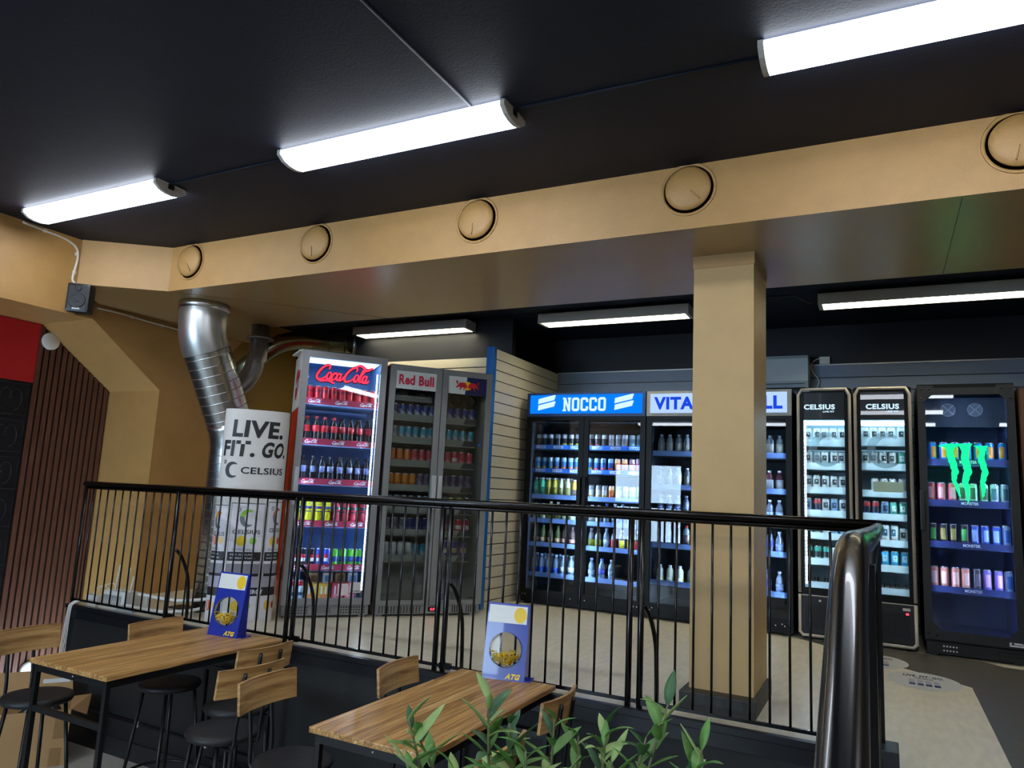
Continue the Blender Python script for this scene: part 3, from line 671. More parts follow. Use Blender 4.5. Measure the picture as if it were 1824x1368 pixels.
MB().disc(.675, 1.92, .038, .002, 0).build('yellow_disc', mat('emblem yellow', 'F0B81E', .5), rb)
bl = MB()
body = [(-.10, .0), (-.085, .025), (-.055, .03), (-.03, .028), (-.012, .012), (-.004, -.012), (-.018, -.02), (-.028, -.012), (-.034, -.038), (-.042, -.036), (-.04, -.012), (-.062, -.014), (-.075, -.038), (-.084, -.036), (-.078, -.012), (-.092, -.008), (-.118, -.022), (-.122, -.014), (-.104, .006), (-.116, .03), (-.108, .04), (-.118, .046), (-.124, .03), (-.11, .012)]
for sgn in (-1, 1):
    bl.prism([(.675+sgn*(-p[0])*.85*1.0, 1.918+p[1]) for p in body], 'y', -.001, .0018)
bl.build('bull_emblem', mat('emblem red print', 'C8202C', .5), rb)
g = MB(); dots(g, .05, .17, .035, .075, 6, 4, .019); dots(g, .2, .38, .035, .075, 8, 4, .019); dots(g, .66, .74, .035, .075, 5, 4, .019); dots(g, .78, .86, .035, .075, 5, 4, .019); g.build('vent_holes', INK, rb)
MB().box(.45, .53, .015, .02, .038, .075).build('display', BLACKP, rb)
text('6.0', .47, .505, .047, .067, .0145, emission('red digits', 'FF3040', 3), rb)
text('frigoglass', .79, .85, .14, .152, -.0005, INK, rb)
MB().box(.05, .40, .1, .4, 1.755, 1.775).box(.05, .39, .09, .1, 1.775, 1.80).build('evaporator_cover', mat('evaporator plate', '8E918C', .5), rb)
fn = MB()
for x in (.14, .3, .6, .74): fn.lathe([(.055, .12), (.055, .1), (.04, .105), (.001, .11)], 24, at=(x, 0, 1.80), axis='y')
fn.build('fan', BLACKP, rb)
fb = (O2, RZ, 'left grey-framed door'); fb2 = (O2, RZ, 'right grey-framed door')
SH7 = ['top shelf', 'second shelf', 'third shelf', 'fourth shelf', 'fifth shelf', 'sixth shelf', 'seventh shelf']
for z, L_, R_, s in zip(rbz, (['rb']*6, ['rbs']+['rbt']*5, ['rbo']*3+['rbr']*3, ['rbg']*4+['rbp']*2, ['rbs']*6, ['rbd']*3+['rbn']*3, ['rbw']*4+['rbt']*2),
                        (['rb']*5, ['rbt']*5, ['rbc', 'rbr']*2+['rbr'], ['rbp']*5, ['rbs', 'rbs', 'rby', 'rby', 'rbd'], ['rbc']*5, ['rbl']*4), SH7):
    shelf_row(fb, z-.046, .055, .435, L_, s); shelf_row(fb2, z-.046, .465, .80, R_, s)
nt = MB()
for z in rbz: nt.prism([(.7, z-.002), (.8, z-.002), (.8, z-.048), (.68, z-.048)], 'y', .0755, .077)
nt.build('dark_rail_insert', mat('dark rail insert', '3A3C42', .5), rb)
MB().disc(.815, 1.42, .014, .009).build('round_sticker', mat('blue sticker', '1E4A8A', .5), rb)

# --- black coolers along the back wall
BACK = 6.37
BLK = mat('black cooler shell', '050608', .42, spec=.22); DLIN = mat('dark cooler liner', '1E262E', .5)
CLR = mat('frosted blue rail', '6E8CC0', .35)
LEDN = emission('dim hidden cool led strip', 'C8E0FF', 480)
nz = [1.505, 1.279, 1.027, .80, .575, .293]
nk = cooler('black double cooler with glowing blue header', (-3.10, BACK, 0), 0, 1.195, 2.005, .68, BLK, DLIN, [(0, .597), (.601, 1.195)], (.14, 1.735), nz, CLR, .042, .03, BLK, .048, DARKGL, LEDN,
            ((.575, .034, .2, 1.6), (.622, .034, .2, 1.6), (1.149, .034, .2, 1.6)), head=(1.77,), handle=[(.575, .85, 1.2), (.625, .85, 1.2), BLK], basem=BLK)
MB().box(.0, 1.195, -.012, .03, 1.772, 2.0, 0, .004).build('header_frame', mat('header frame blue', '0E3E7A', .4), nk)
MB().box(.035, 1.165, -.016, -.012, 1.80, 1.98).build('header_light', emission('lit blue header', '0878F4', .6), nk)
WEM = emission('lit pale lettering', 'C9E8FF', .6)
def slab(mb, ch, x, z, w, h, y):
    q = w/5; k = h/8; b = lambda a, c_, d, e: mb.box(x+a*q, x+c_*q, y, y+.002, z+d*k, z+e*k)
    if ch == 'N':
        b(.3, 1.6, 0, 8); b(3.5, 4.8, 0, 8); b(-.3, 2.1, 0, .9); b(-.3, 1.6, 7.1, 8); b(3.0, 5.3, 7.1, 8)
        mb.prism([(x+.3*q, z+8*k), (x+1.7*q, z+8*k), (x+4.8*q, z), (x+3.4*q, z)], 'y', y, y+.0019)
    else:
        def R(pts): mb.prism([(x+a*q, z+c_*k) for a, c_ in pts], 'y', y, y+.002)
        R([(0, 1), (0, 7), (1.45, 6.6), (1.45, 1.4)]); R([(0, 7), (1, 8), (4, 8), (5, 7), (3.55, 6.6), (1.45, 6.6)]); R([(0, 1), (1.45, 1.4), (3.55, 1.4), (5, 1), (4, 0), (1, 0)])
        if ch == 'O': R([(5, 1), (3.55, 1.4), (3.55, 6.6), (5, 7)])
        else: R([(5, 7), (3.55, 6.6), (3.55, 5.2), (5, 5.2)]); R([(5, 1), (3.55, 1.4), (3.55, 2.8), (5, 2.8)])
def nocco(x0, x1, z0, z1, y):
    mb = MB(); w = (x1-x0)/5.6
    for i, ch in enumerate('NOCCO'): slab(mb, ch, x0+i*w*1.15+(.02*w if i else 0), z0, w, z1-z0, y)
    return mb
nocco(.385, .815, 1.822, 1.952, -.019).build('lettering', WEM, nk)
for x0 in (.12, .90):
    em = MB()
    for dz in (0, .062): em.prism([(x0, 1.83+dz), (x0+.17, 1.868+dz), (x0+.185, 1.915+dz), (x0+.17, 1.918+dz), (x0+.005, 1.88+dz)], 'y', -.019, -.017)
    em.build('stripe_emblem', WEM, nk)
BR = mat('bright blue rail insert', '1668D0', .4)
for z in nz[:2]: MB().box(.045, 1.15, .0755, .0775, z-.042, z).build('blue_rail_insert', BR, nk)
nm = nocco(0, .1, 0, .028, 0).mesh('lettering'); nm.materials.append(WHITEI)
for z in nz[:2]:
    for x in (.08, .26, .44, .66, .84, 1.02): link('rail_lettering', nm, nk, (x, .0735, z-.036))
db = MB()
for x in (.03, .06, .52, .66, 1.12, 1.15): db.disc(x, .09, .005, -.001, seg=8)
db.build('hinge_screws', WHITEP, nk)
fr = ((-3.10, BACK), 0, 'blue-header cooler')
S6 = ['top shelf', 'second shelf', 'third shelf', 'fourth shelf', 'fifth shelf', 'bottom shelf']
shelf_row(fr, nz[0]-.04, .05, 1.14, ['nk', 'nk', 'nk', 'nk', 'ny', 'ny', 'ny', 'nr', 'nr', 'nr', 'nk', 'nc', 'nc', 'nc', 'nbt', 'nbt'], S6[0])
shelf_row(fr, nz[1]-.04, .05, 1.14, ['nby', 'nby', 'nbt', 'nbo', 'nbo', 'nbo', 'nbo', 'nbt', 'nby', 'nbr', 'nbr', 'nbr', 'no', 'no', 'np', 'np'], S6[1])
shelf_row(fr, nz[2]-.04, .045, .57, ['alg', 'alg', 'aly', 'aly', 'alp', 'alp', 'alo', 'alo'], S6[2], True)
shelf_row(fr, nz[2]-.04, .62, 1.15, ['nw', 'nw', 'nw', 'no', 'nw', 'nl', 'nl', 'nl'], S6[2], start=8)
shelf_row(fr, nz[3]-.04, .05, .58, ['gr', 'gr', 'aly', 'alp', 'gr', 'gr', 'alp'], S6[3])
shelf_row(fr, nz[3]-.04, .62, 1.15, ['vw', 'vw', 'wv', 'wc', 'wb', 'vw', 'vw'], S6[3], start=7)
shelf_row(fr, nz[4]-.04, .06, .58, ['dg', 'dg', 'dg', 'dg', 'db', 'db', 'db'], S6[4])
shelf_row(fr, nz[4]-.04, .62, 1.15, ['lem', 'lem', 'wc', 'lmr', 'lmb', 'lmb', 'lmr'], S6[4], start=7)
shelf_row(fr, nz[5]-.04, .05, .58, ['wb', 'wb', 'wb', 'wb', 'wc', 'wc', 'wc'], S6[5], True)
shelf_row(fr, nz[5]-.04, .62, .92, ['wc', 'wv', 'wc'], S6[5], start=7)

vz = [1.468, 1.169, .915, .654, .332]
vt = cooler('black double cooler with white vitamin header, half behind the pillar', (-1.895, BACK, 0), 0, 1.235, 2.0, .68, BLK, DLIN, [(0, .615), (.62, 1.235)], (.14, 1.745), vz, CLR, .045, .03, BLK, .048, DARKGL, LEDN,
            ((.595, .034, .2, 1.6), (.642, .034, .2, 1.6), (1.189, .034, .2, 1.6)), head=(1.77,), handle=[(.595, .85, 1.2), (.64, .85, 1.2), BLK], basem=BLK)
MB().box(0, 1.235, -.012, .03, 1.772, 1.998, 0, .004).build('header_frame', mat('header frame grey', '9A9890', .4), vt)
MB().box(.035, 1.20, -.016, -.012, 1.80, 1.975).build('header_light', emission('lit pale blue header', 'AFCBFF', .58), vt)
text('VITAMIN WELL', .07, 1.165, 1.83, 1.945, -.018, emission('lit royal lettering', '1A48E0', .5), vt, .045)
db = MB()
for x in (.03, .06, .08, 1.1, 1.15, 1.17, 1.2): db.disc(x, .09+.012*math.sin(x*90), .005, -.001, seg=8)
db.build('hinge_screws', WHITEP, vt)
fv = ((-1.895, BACK), 0, 'pale-header cooler')
shelf_row(fv, vz[0]-.04, .07, 1.16, ['vw']*14, S6[0])
shelf_row(fv, vz[1]-.04, .07, 1.16, ['vw']*10+['vd']*4, S6[1])
shelf_row(fv, vz[2]-.04, .07, 1.16, ['vb']*9+['wv', 'vr', 'vb', 'vb', 'vb'], S6[2])
shelf_row(fv, vz[3]-.04, .07, 1.16, ['vb', 'vb', 'vb', 'vr', 'vb', 'vw', 'vw', 'vw', 'wc', 'wc', 'vw', 'vr', 'wv', 'vb'], S6[3])
shelf_row(fv, vz[4]-.04, .07, 1.16, ['vy', 'vy', 'vy', 'vg', 'vy', 'vg', 'vy', 'vw', 'vw', 'vb', 'wv', 'vb'], S6[5])

# --- two slim bright coolers
LEDC_HIDDEN = emission('bright hidden cool led strip', 'CFF2FF', 110)  # added strips, hidden by the frame, light the cans; the dotted one is weak
WL = mat('white cooler liner', 'C4D6DE', .5); WR = mat('white shelf rail', 'D6E6EE', .4)
FRM = mat('champagne metal frame', 'B8B0A4', .35, metal=.2)
def celsius(x, label, who, rails, rows, tagline, maker):
    W = .41
    t = cooler(label, (x, BACK, 0), 0, W, 2.0, .62, BLK, WL, [(.012, W-.012)], (.40, 1.965), rails, WR, .05, .03, BLK, .04, None, LEDC_HIDDEN, ((.060, .05, .42, 1.70, emission('dotted led strip', 'DCEEFF', 14)) if maker else (.044, .032, .42, 1.70), (W-.044, .032, .42, 1.70), (.044, .032, .42, 1.70)), basem=BLK)
    f = MB(); rr = .013
    f.tube(smooth_path([(rr, -.006, .36), (rr, -.006, 1.94), (.04, -.006, 1.99), (W-.04, -.006, 1.99), (W-rr, -.006, 1.94), (W-rr, -.006, .36)], 1), rr, 10)
    f.build('rounded_frame', FRM, t)
    f = MB().tube([(rr, -.006, .345), (rr, -.006, .06), (.035, -.006, .035), (W-.035, -.006, .035), (W-rr, -.006, .06), (W-rr, -.006, .345)], rr, 10).box(.01, W-.01, -.01, -.004, .338, .345)
    f.build('lower_frame', FRM, t)
    MB().box(.02, W-.02, 0, .03, .05, .335).build('lower_panel', mat('black grille panel', '101218', .45), t)
    g = MB(); dots(g, .06, W-.06, .10, .27, 20, 12, -.001, .004); g.build('vent_holes', mat('vent hole black', '020203', .8), t)
    MB().disc(.16 if maker else .12, .305, .009, -.003, seg=12).build('lock', WHITEP, t)
    MB().box(.05, W-.05, .013, .02, 1.74, 1.968).build('upper_screen', mat('smoked header', '2C3238', .35), t)
    MB().box(.045, W-.045, .05, .3, 1.725, 1.735).build('added_roof_glow', emission('added cool roof glow', 'CFF2FF', 4), t)  # added glowing sheet that brightens the inside from above
    text('CELSIUS', .055 if maker else .09, .29 if maker else .325, 1.825, 1.868, .0105, WEM, t, .04)
    text('LIVE FIT', .2 if maker else .235, .285 if maker else .32, 1.80, 1.814, .0105, WEM, t, .03)
    if maker: text('KLIMASAN', .035, .1, 1.972, 1.98, -.002, WHITEI, t, .03)
    fog = glass('frosted print', 'E6F2F6', .3, body='E6F0F4', mixf=.14)
    e = MB(); cx, cz = .235, 1.50
    e.ribbon(arc(cx, cz, .115, .12, 55, 305, 20), [.02+.045*math.sin(PI*i/20) for i in range(21)], .0115, .0008)
    e.ribbon(arc(cx-.15, cz+.115, .02, .02, 0, 360, 14), .012, .0115, .0008); e.build('frosted_emblem', fog, t)
    fr_ = ((x, BACK), 0, who)
    for z, r, s in zip(rails, rows, SH7): shelf_row(fr_, z-.046, .045, W-.045, r, s)
    tr = MB()
    for k in range(4): tr.box(.06+k*.075, .062+k*.075, .09, .35, rails[-1]-.04, rails[-1]+.03).lathe([(.026, 0), (.028, .06), (.03, .075)], 14, at=(.09+k*.075, .13, rails[-1]-.046))
    tr.build('clear_divider', ACRYL, t)
    return t
celsius(-.622, 'slim bright cooler with champagne frame, beside the white-header cooler', 'left slim cooler', [1.585, 1.394, 1.2, 1.013, .832, .63, .445],
        [['cw']*5, ['cw', 'cr', 'cw', 'cw', 'cr'], ['cw', 'cw', 'cr', 'cw', 'cw'], ['cb', 'cd', 'cw', 'cb', 'cw'], ['ck', 'ck', 'cw', 'cb', 'cb'], ['ck', 'ck', 'ck', 'cw', 'cb'], []], 0, True)
c2 = celsius(-.197, 'slim bright cooler with champagne frame, next to the green claw cooler', 'right slim cooler', [1.594, 1.401, 1.191, 1.01, .81, .62, .445],
        [['cw']*5, ['cr', 'cw', 'cw', 'cw', 'cg'], [None, 'cw', 'cr', 'cw', 'cw'], ['cd', 'cd', 'cb', 'cg', 'cg'], ['cr', 'cb', 'ch', 'ch', 'cw'], ['ca']*5, []], 0, False)
nt = MB().box(.13, .34, .008, .0112, 1.175, 1.255).build('price_notice', mat('pale green notice', 'B8D8C8', .6), c2)
text('SALE', .15, .2, 1.215, 1.235, .007, INK, c2) if False else None
MB().box(.31, .36, -.003, 0, .295, .315).build('badge', WHITEP, c2)
text('88', .33, .35, .265, .28, -.002, emission('red digits', 'FF3040', 3), c2)

# --- wide black cooler with the neon claws
MO = (.252, BACK-.02)
mz = [1.447, 1.138, .829, .501]
MLIN = mat('indigo cooler liner', '46598A', .5)
mo = cooler('wide black cooler with neon green claw emblem on its glass', (*MO, 0), 0, .625, 2.015, .68, BLK, MLIN, [(0, .625)], (.185, 1.93), mz, mat('indigo rail', '2A3560', .35), .045, .10, mat('dark gunmetal door', '2A2B2C', .4, metal=.4), .052, None,
            emission('blue led strip', 'AFC6FF', 300), ((.046, .032, .3, 1.85), (.58, .032, .3, 1.85)), basem=BLACKP, handle=[(.012, .9, 1.2), BLACKP])
for sx, sz in ((0, 0), (1, 0), (0, 1), (1, 1)):
    X = lambda a: a if not sx else .625-a
    Zz = lambda b: (.125+b) if not sz else (2.0-b)
    cp = MB().prism([(X(0), Zz(0)), (X(.11), Zz(0)), (X(.11), Zz(.055)), (X(.052), Zz(.12)), (X(0), Zz(.12))], 'y', -.004, 0)
    cp.build('corner_plate', mat('dark gunmetal door', '2A2B2C', .4, metal=.4), mo)
rv = MB()
for x, z in ((.025, 1.975), (.08, 1.975), (.025, 1.90), (.60, 1.975), (.545, 1.975), (.60, 1.90), (.025, .16), (.08, .15), (.6, .16), (.54, .15)): rv.lathe([(.008, -.005), (.006, -.009), (.001, -.01)], 10, at=(x, 0, z), axis='y')
rv.build('rivets', BLACKP, mo)
fn = MB()
for cx in (.215, .395):
    for r in (.012, .02, .028, .036, .044, .05): fn.tube([(cx+r*math.cos(2*PI*k/24), .2, 1.835+r*math.sin(2*PI*k/24)) for k in range(25)], .0012, 4, cap=False)
    for a in (PI/4, 3*PI/4): fn.tube([(cx-.055*math.cos(a), .198, 1.835-.055*math.sin(a)), (cx+.055*math.cos(a), .198, 1.835+.055*math.sin(a))], .002, 4)
fn.build('fan_guard', mat('chrome wire', 'E0E4E8', .3), mo)
MB().box(.04, .585, .205, .21, 1.70, 1.93).build('evaporator_cover', mat('slate cover', '3A4450', .5), mo)
def claw(pts):
    L = []; Rr = []
    random.seed(3+len(pts))
    for i, (x, z, wd) in enumerate(smooth_path(pts, 5)):
        j = random.uniform(-.004, .004); L.append((x-wd/2+j, z)); Rr.append((x+wd/2+random.uniform(-.004, .004), z))
    return L+Rr[::-1]
NEON = emission('neon green', '12FF7A', 1.35)
cl = MB()
for pts in ([(.215, 1.545, .10), (.205, 1.515, .05), (.215, 1.44, .045), (.235, 1.36, .045), (.228, 1.29, .03), (.25, 1.21, .02), (.262, 1.16, .004)],
            [(.30, 1.56, .11), (.305, 1.52, .055), (.302, 1.43, .05), (.318, 1.36, .05), (.300, 1.28, .04), (.312, 1.19, .025), (.31, 1.12, .006)],
            [(.405, 1.545, .09), (.415, 1.515, .045), (.405, 1.44, .04), (.425, 1.36, .04), (.41, 1.28, .032), (.412, 1.21, .022), (.405, 1.165, .004)]):
    cl.prism(claw(pts), 'y', .03, .045)
cl.prism([(.13, 1.54), (.17, 1.553), (.22, 1.56), (.26, 1.548), (.2, 1.525)], 'y', .03, .044)
cl.build('neon_claw_emblem', NEON, mo)
for z, dx in zip(mz, (0, 0, .0, .0)):
    text('MONSTER', .27, .38, z-.034, z-.012, .0765, WHITEI, mo, .02)
text('frigoglass', .53, .6, .135, .15, -.0055, INK, mo); MB().box(.52, .61, -.0045, -.0041, .13, .157).build('maker_plate', WHITEP, mo)
g = MB(); dots(g, .12, .2, .045, .075, 5, 2, .019); g.build('vent_holes', WHITEP, mo)
g = MB(); dots(g, .46, .6, .03, .08, 9, 3, .019); g.build('vent_holes', mat('vent hole black', '020203', .8), mo)
random.seed(11)
fm = (MO, 0, 'green-claw cooler')
shelf_row(fm, mz[0]-.04, .06, .585, ['mb']*7, S6[0])
shelf_row(fm, mz[1]-.04, .05, .585, ['mr', 'mr', 'mr', 'mg', 'mg', 'mg', 'mw', 'mw'], S6[1])
shelf_row(fm, mz[2]-.04, .05, .585, ['mk', 'mq', 'mq', 'mk', 'mu', 'mu', 'mu', 'ml'], S6[2])
shelf_row(fm, mz[3]-.04, .05, .585, ['ms', 'ms', 'ms', 'ms', 'md', 'mv', 'mv', 'ml'], S6[5])
# wooden cupboard at the edge
wc = thing('wooden_cupboard', 'brown wooden cupboard cut by the right photo edge beside the claw cooler', 'cupboard', (.90, 6.30, 0))
MB().box(0, .8, .02, .6, 0, 1.97).build('carcass', wood('dark oak', ['3A2213', '5C3A20', '6E4828'], (6, 6, .8), .45), wc)
d = MB().box(.005, .795, 0, .02, .05, 1.95).build('cupboard_door', wood('dark oak', []), wc)
MB().lathe([(.012, 0), (.02, -.02), (.018, -.028), (.001, -.03)], 14, at=(.035, 0, 1.06), axis='y').build('knob', BLACKP, d)

# air conditioner, socket
ac = thing('air_conditioner', 'pale wall air conditioner above the coolers, right of the pillar', 'air conditioner', (-1.45, 7.09, 2.12))
MB().prism([(.02, 0), (.16, 0), (.19, .05), (.19, .29), (.18, .3), (.0, .3), (-.02, .27), (-.02, .06)], 'x', 0, .86).build('casing', mat('pale ac plastic', 'A8B8C4', .4), ac)
MB().box(.03, .83, -.0, .1, -.002, .0).box(.03, .83, -.021, -.01, .03, .036).build('air_outlet', INK, ac)
so = thing('wall_socket', 'small white socket box with plug above the air conditioner cable', 'socket', (-.46, 7.30, 2.40))
MB().box(-.045, .045, -.03, .015, -.035, .035, 0, .006).build('box', WHITEP, so)
MB().tube(smooth_path([(-.045, -.02, .02), (-.09, -.02, 0), (-.12, -.03, -.05), (-.1, -.04, -.12), (-.05, -.04, -.2), (-.08, -.05, -.3)], 5), .005, 6).build('cord', WHITEP, so)

# ---------------------------------------------------------------- cardboard display column
def lerp3(a, b, t): return a+(b-a)*t
dc = thing('cardboard_display', 'curved white cardboard display column with three printed cans beside the cola cooler', 'advertising display', (-4.265, 4.045, 0))
VX = Vector((.69, .724)); VN = Vector((.724, -.69))   # along the face, towards the room
HW = .235; BUL = .10; TOP = 1.557
def colp(u, off=0):
    a = PI*(1-u); x = -HW*math.cos(PI-a) if False else HW*math.cos(a); d = (BUL)*math.sin(a)+off
    p = VX*x+VN*d; return p
def warpd(p):   # p = (u, -offset, z)
    q = colp(min(1, max(0, p[0])), .001-p[1]); return (q.x, q.y, p[2])
def colsurf(mb, u0, u1, z0, z1, off, m=0, n=10):
    A = []; 
    for i in range(n+1):
        q = colp(u0+(u1-u0)*i/n, off); A.append((mb.bm.verts.new((q.x, q.y, z0)), mb.bm.verts.new((q.x, q.y, z1))))
    for a, b in zip(A, A[1:]): mb.face([a[0], b[0], b[1], a[1]], m)
cs = MB(); pts = [tuple(colp(i/28)) for i in range(29)]+[tuple(colp(i/28, -.004)) for i in range(28, -1, -1)]
cs.prism(pts, 'z', 0, TOP)
bb = [tuple(VX*-HW), tuple(VX*HW), tuple(VX*HW-VN*.004), tuple(VX*-HW-VN*.004)]
cs.prism(bb, 'z', 0, TOP-.01); cs.build('curved_card', mat('white card', 'D4CFC9', .5), dc)
TX = lambda s, u0, u1, z0, z1, m=INK, b=.05, sh=0: text(s, u0, u1, z0, z1, -.0005, m, dc, b, sh, warpd)
TX('LIVE.', .24, .80, 1.345, 1.475, b=.04, sh=.05); TX('FIT.', .12, .50, 1.20, 1.32, b=.04, sh=.05); TX('GO.', .57, .87, 1.20, 1.32, b=.04, sh=.25)
TX('CELSIUS', .38, .85, 1.075, 1.125, b=.02)
def cemblem(cu, cz, ru, rz, m, mats2=None):
    mb = MB(); n = 18
    for i in range(n):
        a0, a1 = math.radians(50+260*i/n), math.radians(50+260*(i+1)/n); w0, w1 = .12+.5*math.sin(PI*i/n), .12+.5*math.sin(PI*(i+1)/n)
        P = []
        for a, k in ((a0, 1), (a0, 1-w0), (a1, 1-w1), (a1, 1)): P.append(warpd((cu+ru*k*math.cos(a), -.001, cz+rz*k*math.sin(a))))
        mb.poly(P, 0 if i > n*.4 or not mats2 else 1)
    for i in range(10):
        a0, a1 = 2*PI*i/10, 2*PI*(i+1)/10
        mb.poly([warpd((cu-ru*1.15+ru*.25*k*math.cos(a), -.001, cz+rz*.95+rz*.25*k*math.sin(a))) for a, k in ((a0, 1), (a0, .55), (a1, .55), (a1, 1))])
    mb.build('round_emblem', [m, mats2 or m], dc)
cemblem(.28, 1.10, .09, .06, INK)
for (u0, u1, zt, colr, f1, f2) in ((.02, .30, .84, 'D88A2E', 'D85A2A', 'E8C87A'), (.33, .66, .86, '8AC23A', 'E8C82A', '8AC84A'), (.70, .98, .875, 'C8502A', 'E8B82A', 'B8242E')):
    b = MB(); colsurf(b, u0, u1, .42, zt, .0012, 0); colsurf(b, u0, u1, zt-.005, zt, .0018, 1); colsurf(b, u0, u1, .44, .505, .0018, 1); colsurf(b, u0, u1, .35, .42, .0012, 2); colsurf(b, u0+.01, u1-.01, .33, .35, .0018, 1)
    colsurf(b, u0, u1, .25, .33, .0012, 3); colsurf(b, u0, u1, .19, .25, .0018, 1); colsurf(b, u0, u1, .02, .19, .0012, 0)
    colsurf(b, u0-.006, u0, .02, zt, .0018, 2); colsurf(b, u1-.004, u1, .02, zt, .0018, 2)
    b.build('can_print', [mat('print white', 'DAD6DA', .45), mat('print black', '241A20', .5), mat('print grey', '8A8690', .4), mat('print silver', 'A8A4B0', .35)], dc)
    cu = (u0+u1)/2; cemblem(cu, zt-.11, .075, .065, mat('print slate', '6E7278', .5), mat('print '+colr, colr, .5))
    TX('CELSIUS', u0+.03, u1-.03, zt-.225, zt-.195, INK, .01); TX('SPARKLING', u0+.04, u1-.08, .515, .53, mat('print grey', '8A8690', .4), .0)
    fr_ = MB()
    for (q, c0, rr) in ((0, cu-.04, .05), (1, cu+.07, .035)):
        for zc in (.585, .12): fr_.poly([warpd((c0+rr*math.cos(2*PI*k/18), -.0012-.0004*q, zc+rr*.75*math.sin(2*PI*k/18))) for k in range(18)], q)
    fr_.build('fruit_print', [mat('print '+f1, f1, .5), mat('print '+f2, f2, .5)], dc)
    TX('NO SUGAR', u0+.03, u1-.08, .48, .492, WHITEI, .0); TX('ESSENTIAL', u0+.03, u1-.06, .455, .467, WHITEI, 0)
TX('ENERGY', .5, .72, .205, .235, WHITEI, .03)

# ---------------------------------------------------------------- railing along the edge of the raised level
YR = 3.72; X0, X1 = -5.765, -.03
ra = thing('metal_railing', 'long black metal railing with thin bars along the edge of the raised floor', 'railing', (0, YR, 0))
def rz_(x): return .935+(x-X0)/(X1-X0)*.04
MB().tube([(X0, 0, rz_(X0)), (X1, 0, rz_(X1))], .021, 12).build('handrail', RAILM, ra)
MB().tube([(X0+.03, 0, .906), (X1, 0, .946)], .011, 8).build('top_bar', RAILM, ra)
MB().box(X0+.01, X1, -.008, .008, .024, .04).build('bottom_bar', RAILM, ra)
posts = [-5.74, -4.65, -3.49, -3.435, -2.335, -2.28, -1.175, -1.115, -.045]
bar_m = MB().tube([(0, 0, .03), (0, 0, .93)], .0065, 6).mesh('baluster'); bar_m.materials.append(RAILM)
po_m = MB().tube([(0, 0, -.30), (0, 0, .935)], .0165, 8).mesh('post'); po_m.materials.append(RAILM)
po_s = MB().tube([(0, 0, -.05), (0, 0, .93)], .0105, 8).mesh('post'); po_s.materials.append(RAILM)
x = -5.74+.092
for p, q in zip(posts, posts[1:]):
    if q-p < .1: continue
    n = round((q-p)/.0925)
    for i in range(1, n): link('baluster', bar_m, ra, (p+(q-p)*i/n, 0, 0))
for p in posts:
    link('post', po_m if p not in (-5.74,) else po_s, ra, (p, -.0 if p > -.1 else -.0, 0))
for p in (-4.61, -3.40, -2.25, -1.08):
    MB().tube(smooth_path([(p-.03, .02, .5), (p-.005, .06, .44), (p+.012, .115, .3), (p+.014, .135, .14), (p+.015, .14, .0)], 4), .012, 8).build('brace', RAILM, ra)
    MB().box(p-.05, p+.025, -.012, .012, .018, .05).build('bar_joint', RAILM, ra)
# stair railing that comes forward from the corner and then drops
sr = thing('stair_railing', 'black stair railing with worn glossy round handrail in the right foreground', 'railing', (0, 0, 0))
hp = [(-.025, 3.70, .958), (-.03, 2.6, .968), (-.04, 1.6, .982)]+bend((-.044, 1.42, .986), (-.048, 1.27, .99), (-.046, 1.12, .925), 6)[1:]+[(-.042, .8, .78), (-.03, .3, .56), (-.02, -.2, .34)]
MB().tube(hp, .0255, 20).build('handrail', mat('worn black handrail', '060607', .24, spec=.5, coat=.25), sr)
MB().box(-.05, -.02, 1.45, 3.69, .902, .91).build('top_bar', RAILM, sr)
MB().box(-.042, -.026, 1.45, 3.69, .03, .045).build('bottom_bar', RAILM, sr)
sb = MB().tube([(0, 0, .04), (0, 0, .945)], .0065, 6).mesh('baluster'); sb.materials.append(RAILM)
for i in range(23): link('baluster', sb, sr, (-.034, 1.49+i*.092, 0))
MB().box(-.055, -.015, 3.60, 3.64, -.3, .94).build('post', RAILM, sr)
MB().box(-.055, -.015, 1.38, 1.42, -.3, .955).build('post', RAILM, sr)
MB().box(-.035, .035, 3.50, 3.66, .0, .075, 0, .008).build('post_foot', mat('blue black rubber foot', '1A222C', .35), sr)

# ---------------------------------------------------------------- bar tables and stools
TZ = .05-LOW
def table(loc, L, Wd, label, screw):
    t = thing('bar_table', label, 'table', loc, 0, 'wood topped bar tables')
    MB().box(0, Wd, 0, L, TZ-.024, TZ, 0, .005).build('tabletop', TBL, t)
    a = .02; h = TZ-.024
    fr = MB().box(a, Wd-a, a, a+.022, h-.04, h).box(a, Wd-a, L-a-.022, L-a, h-.04, h).box(a, a+.022, a+.022, L-a-.022, h-.04, h).box(Wd-a-.022, Wd-a, a+.022, L-a-.022, h-.04, h)
    fr.build('frame', BLACKM, t)
    for x in (a, Wd-a-.025):
        for y in (a, L-a-.025): MB().box(x, x+.025, y, y+.025, 0, h-.04, 0, .002).build('leg', BLACKM, t)
    for y in (a+.002, L-a-.024): MB().box(a+.025, Wd-a-.025, y, y+.02, h-.24, h-.21).build('stretcher', BLACKM, t)
    MB().box(a+.025, Wd-a-.025, L-a-.02, L-a-.002, .2, .23).build('stretcher', BLACKM, t)
    MB().lathe([(.004, 0), (.004, -.003), (.001, -.004)], 8, at=(Wd*.55, a, h-.02), axis='y').build('screw', WHITEP, t)
    return t
table((-4.045, 2.43, LOW), 1.18, .64, 'wooden bar table on the left beside the slatted wood wall', 0)
table((-2.125, 2.45, LOW), 1.225, .575, 'wooden bar table in the centre foreground, partly behind the green plant', 0)
SH_ = .78
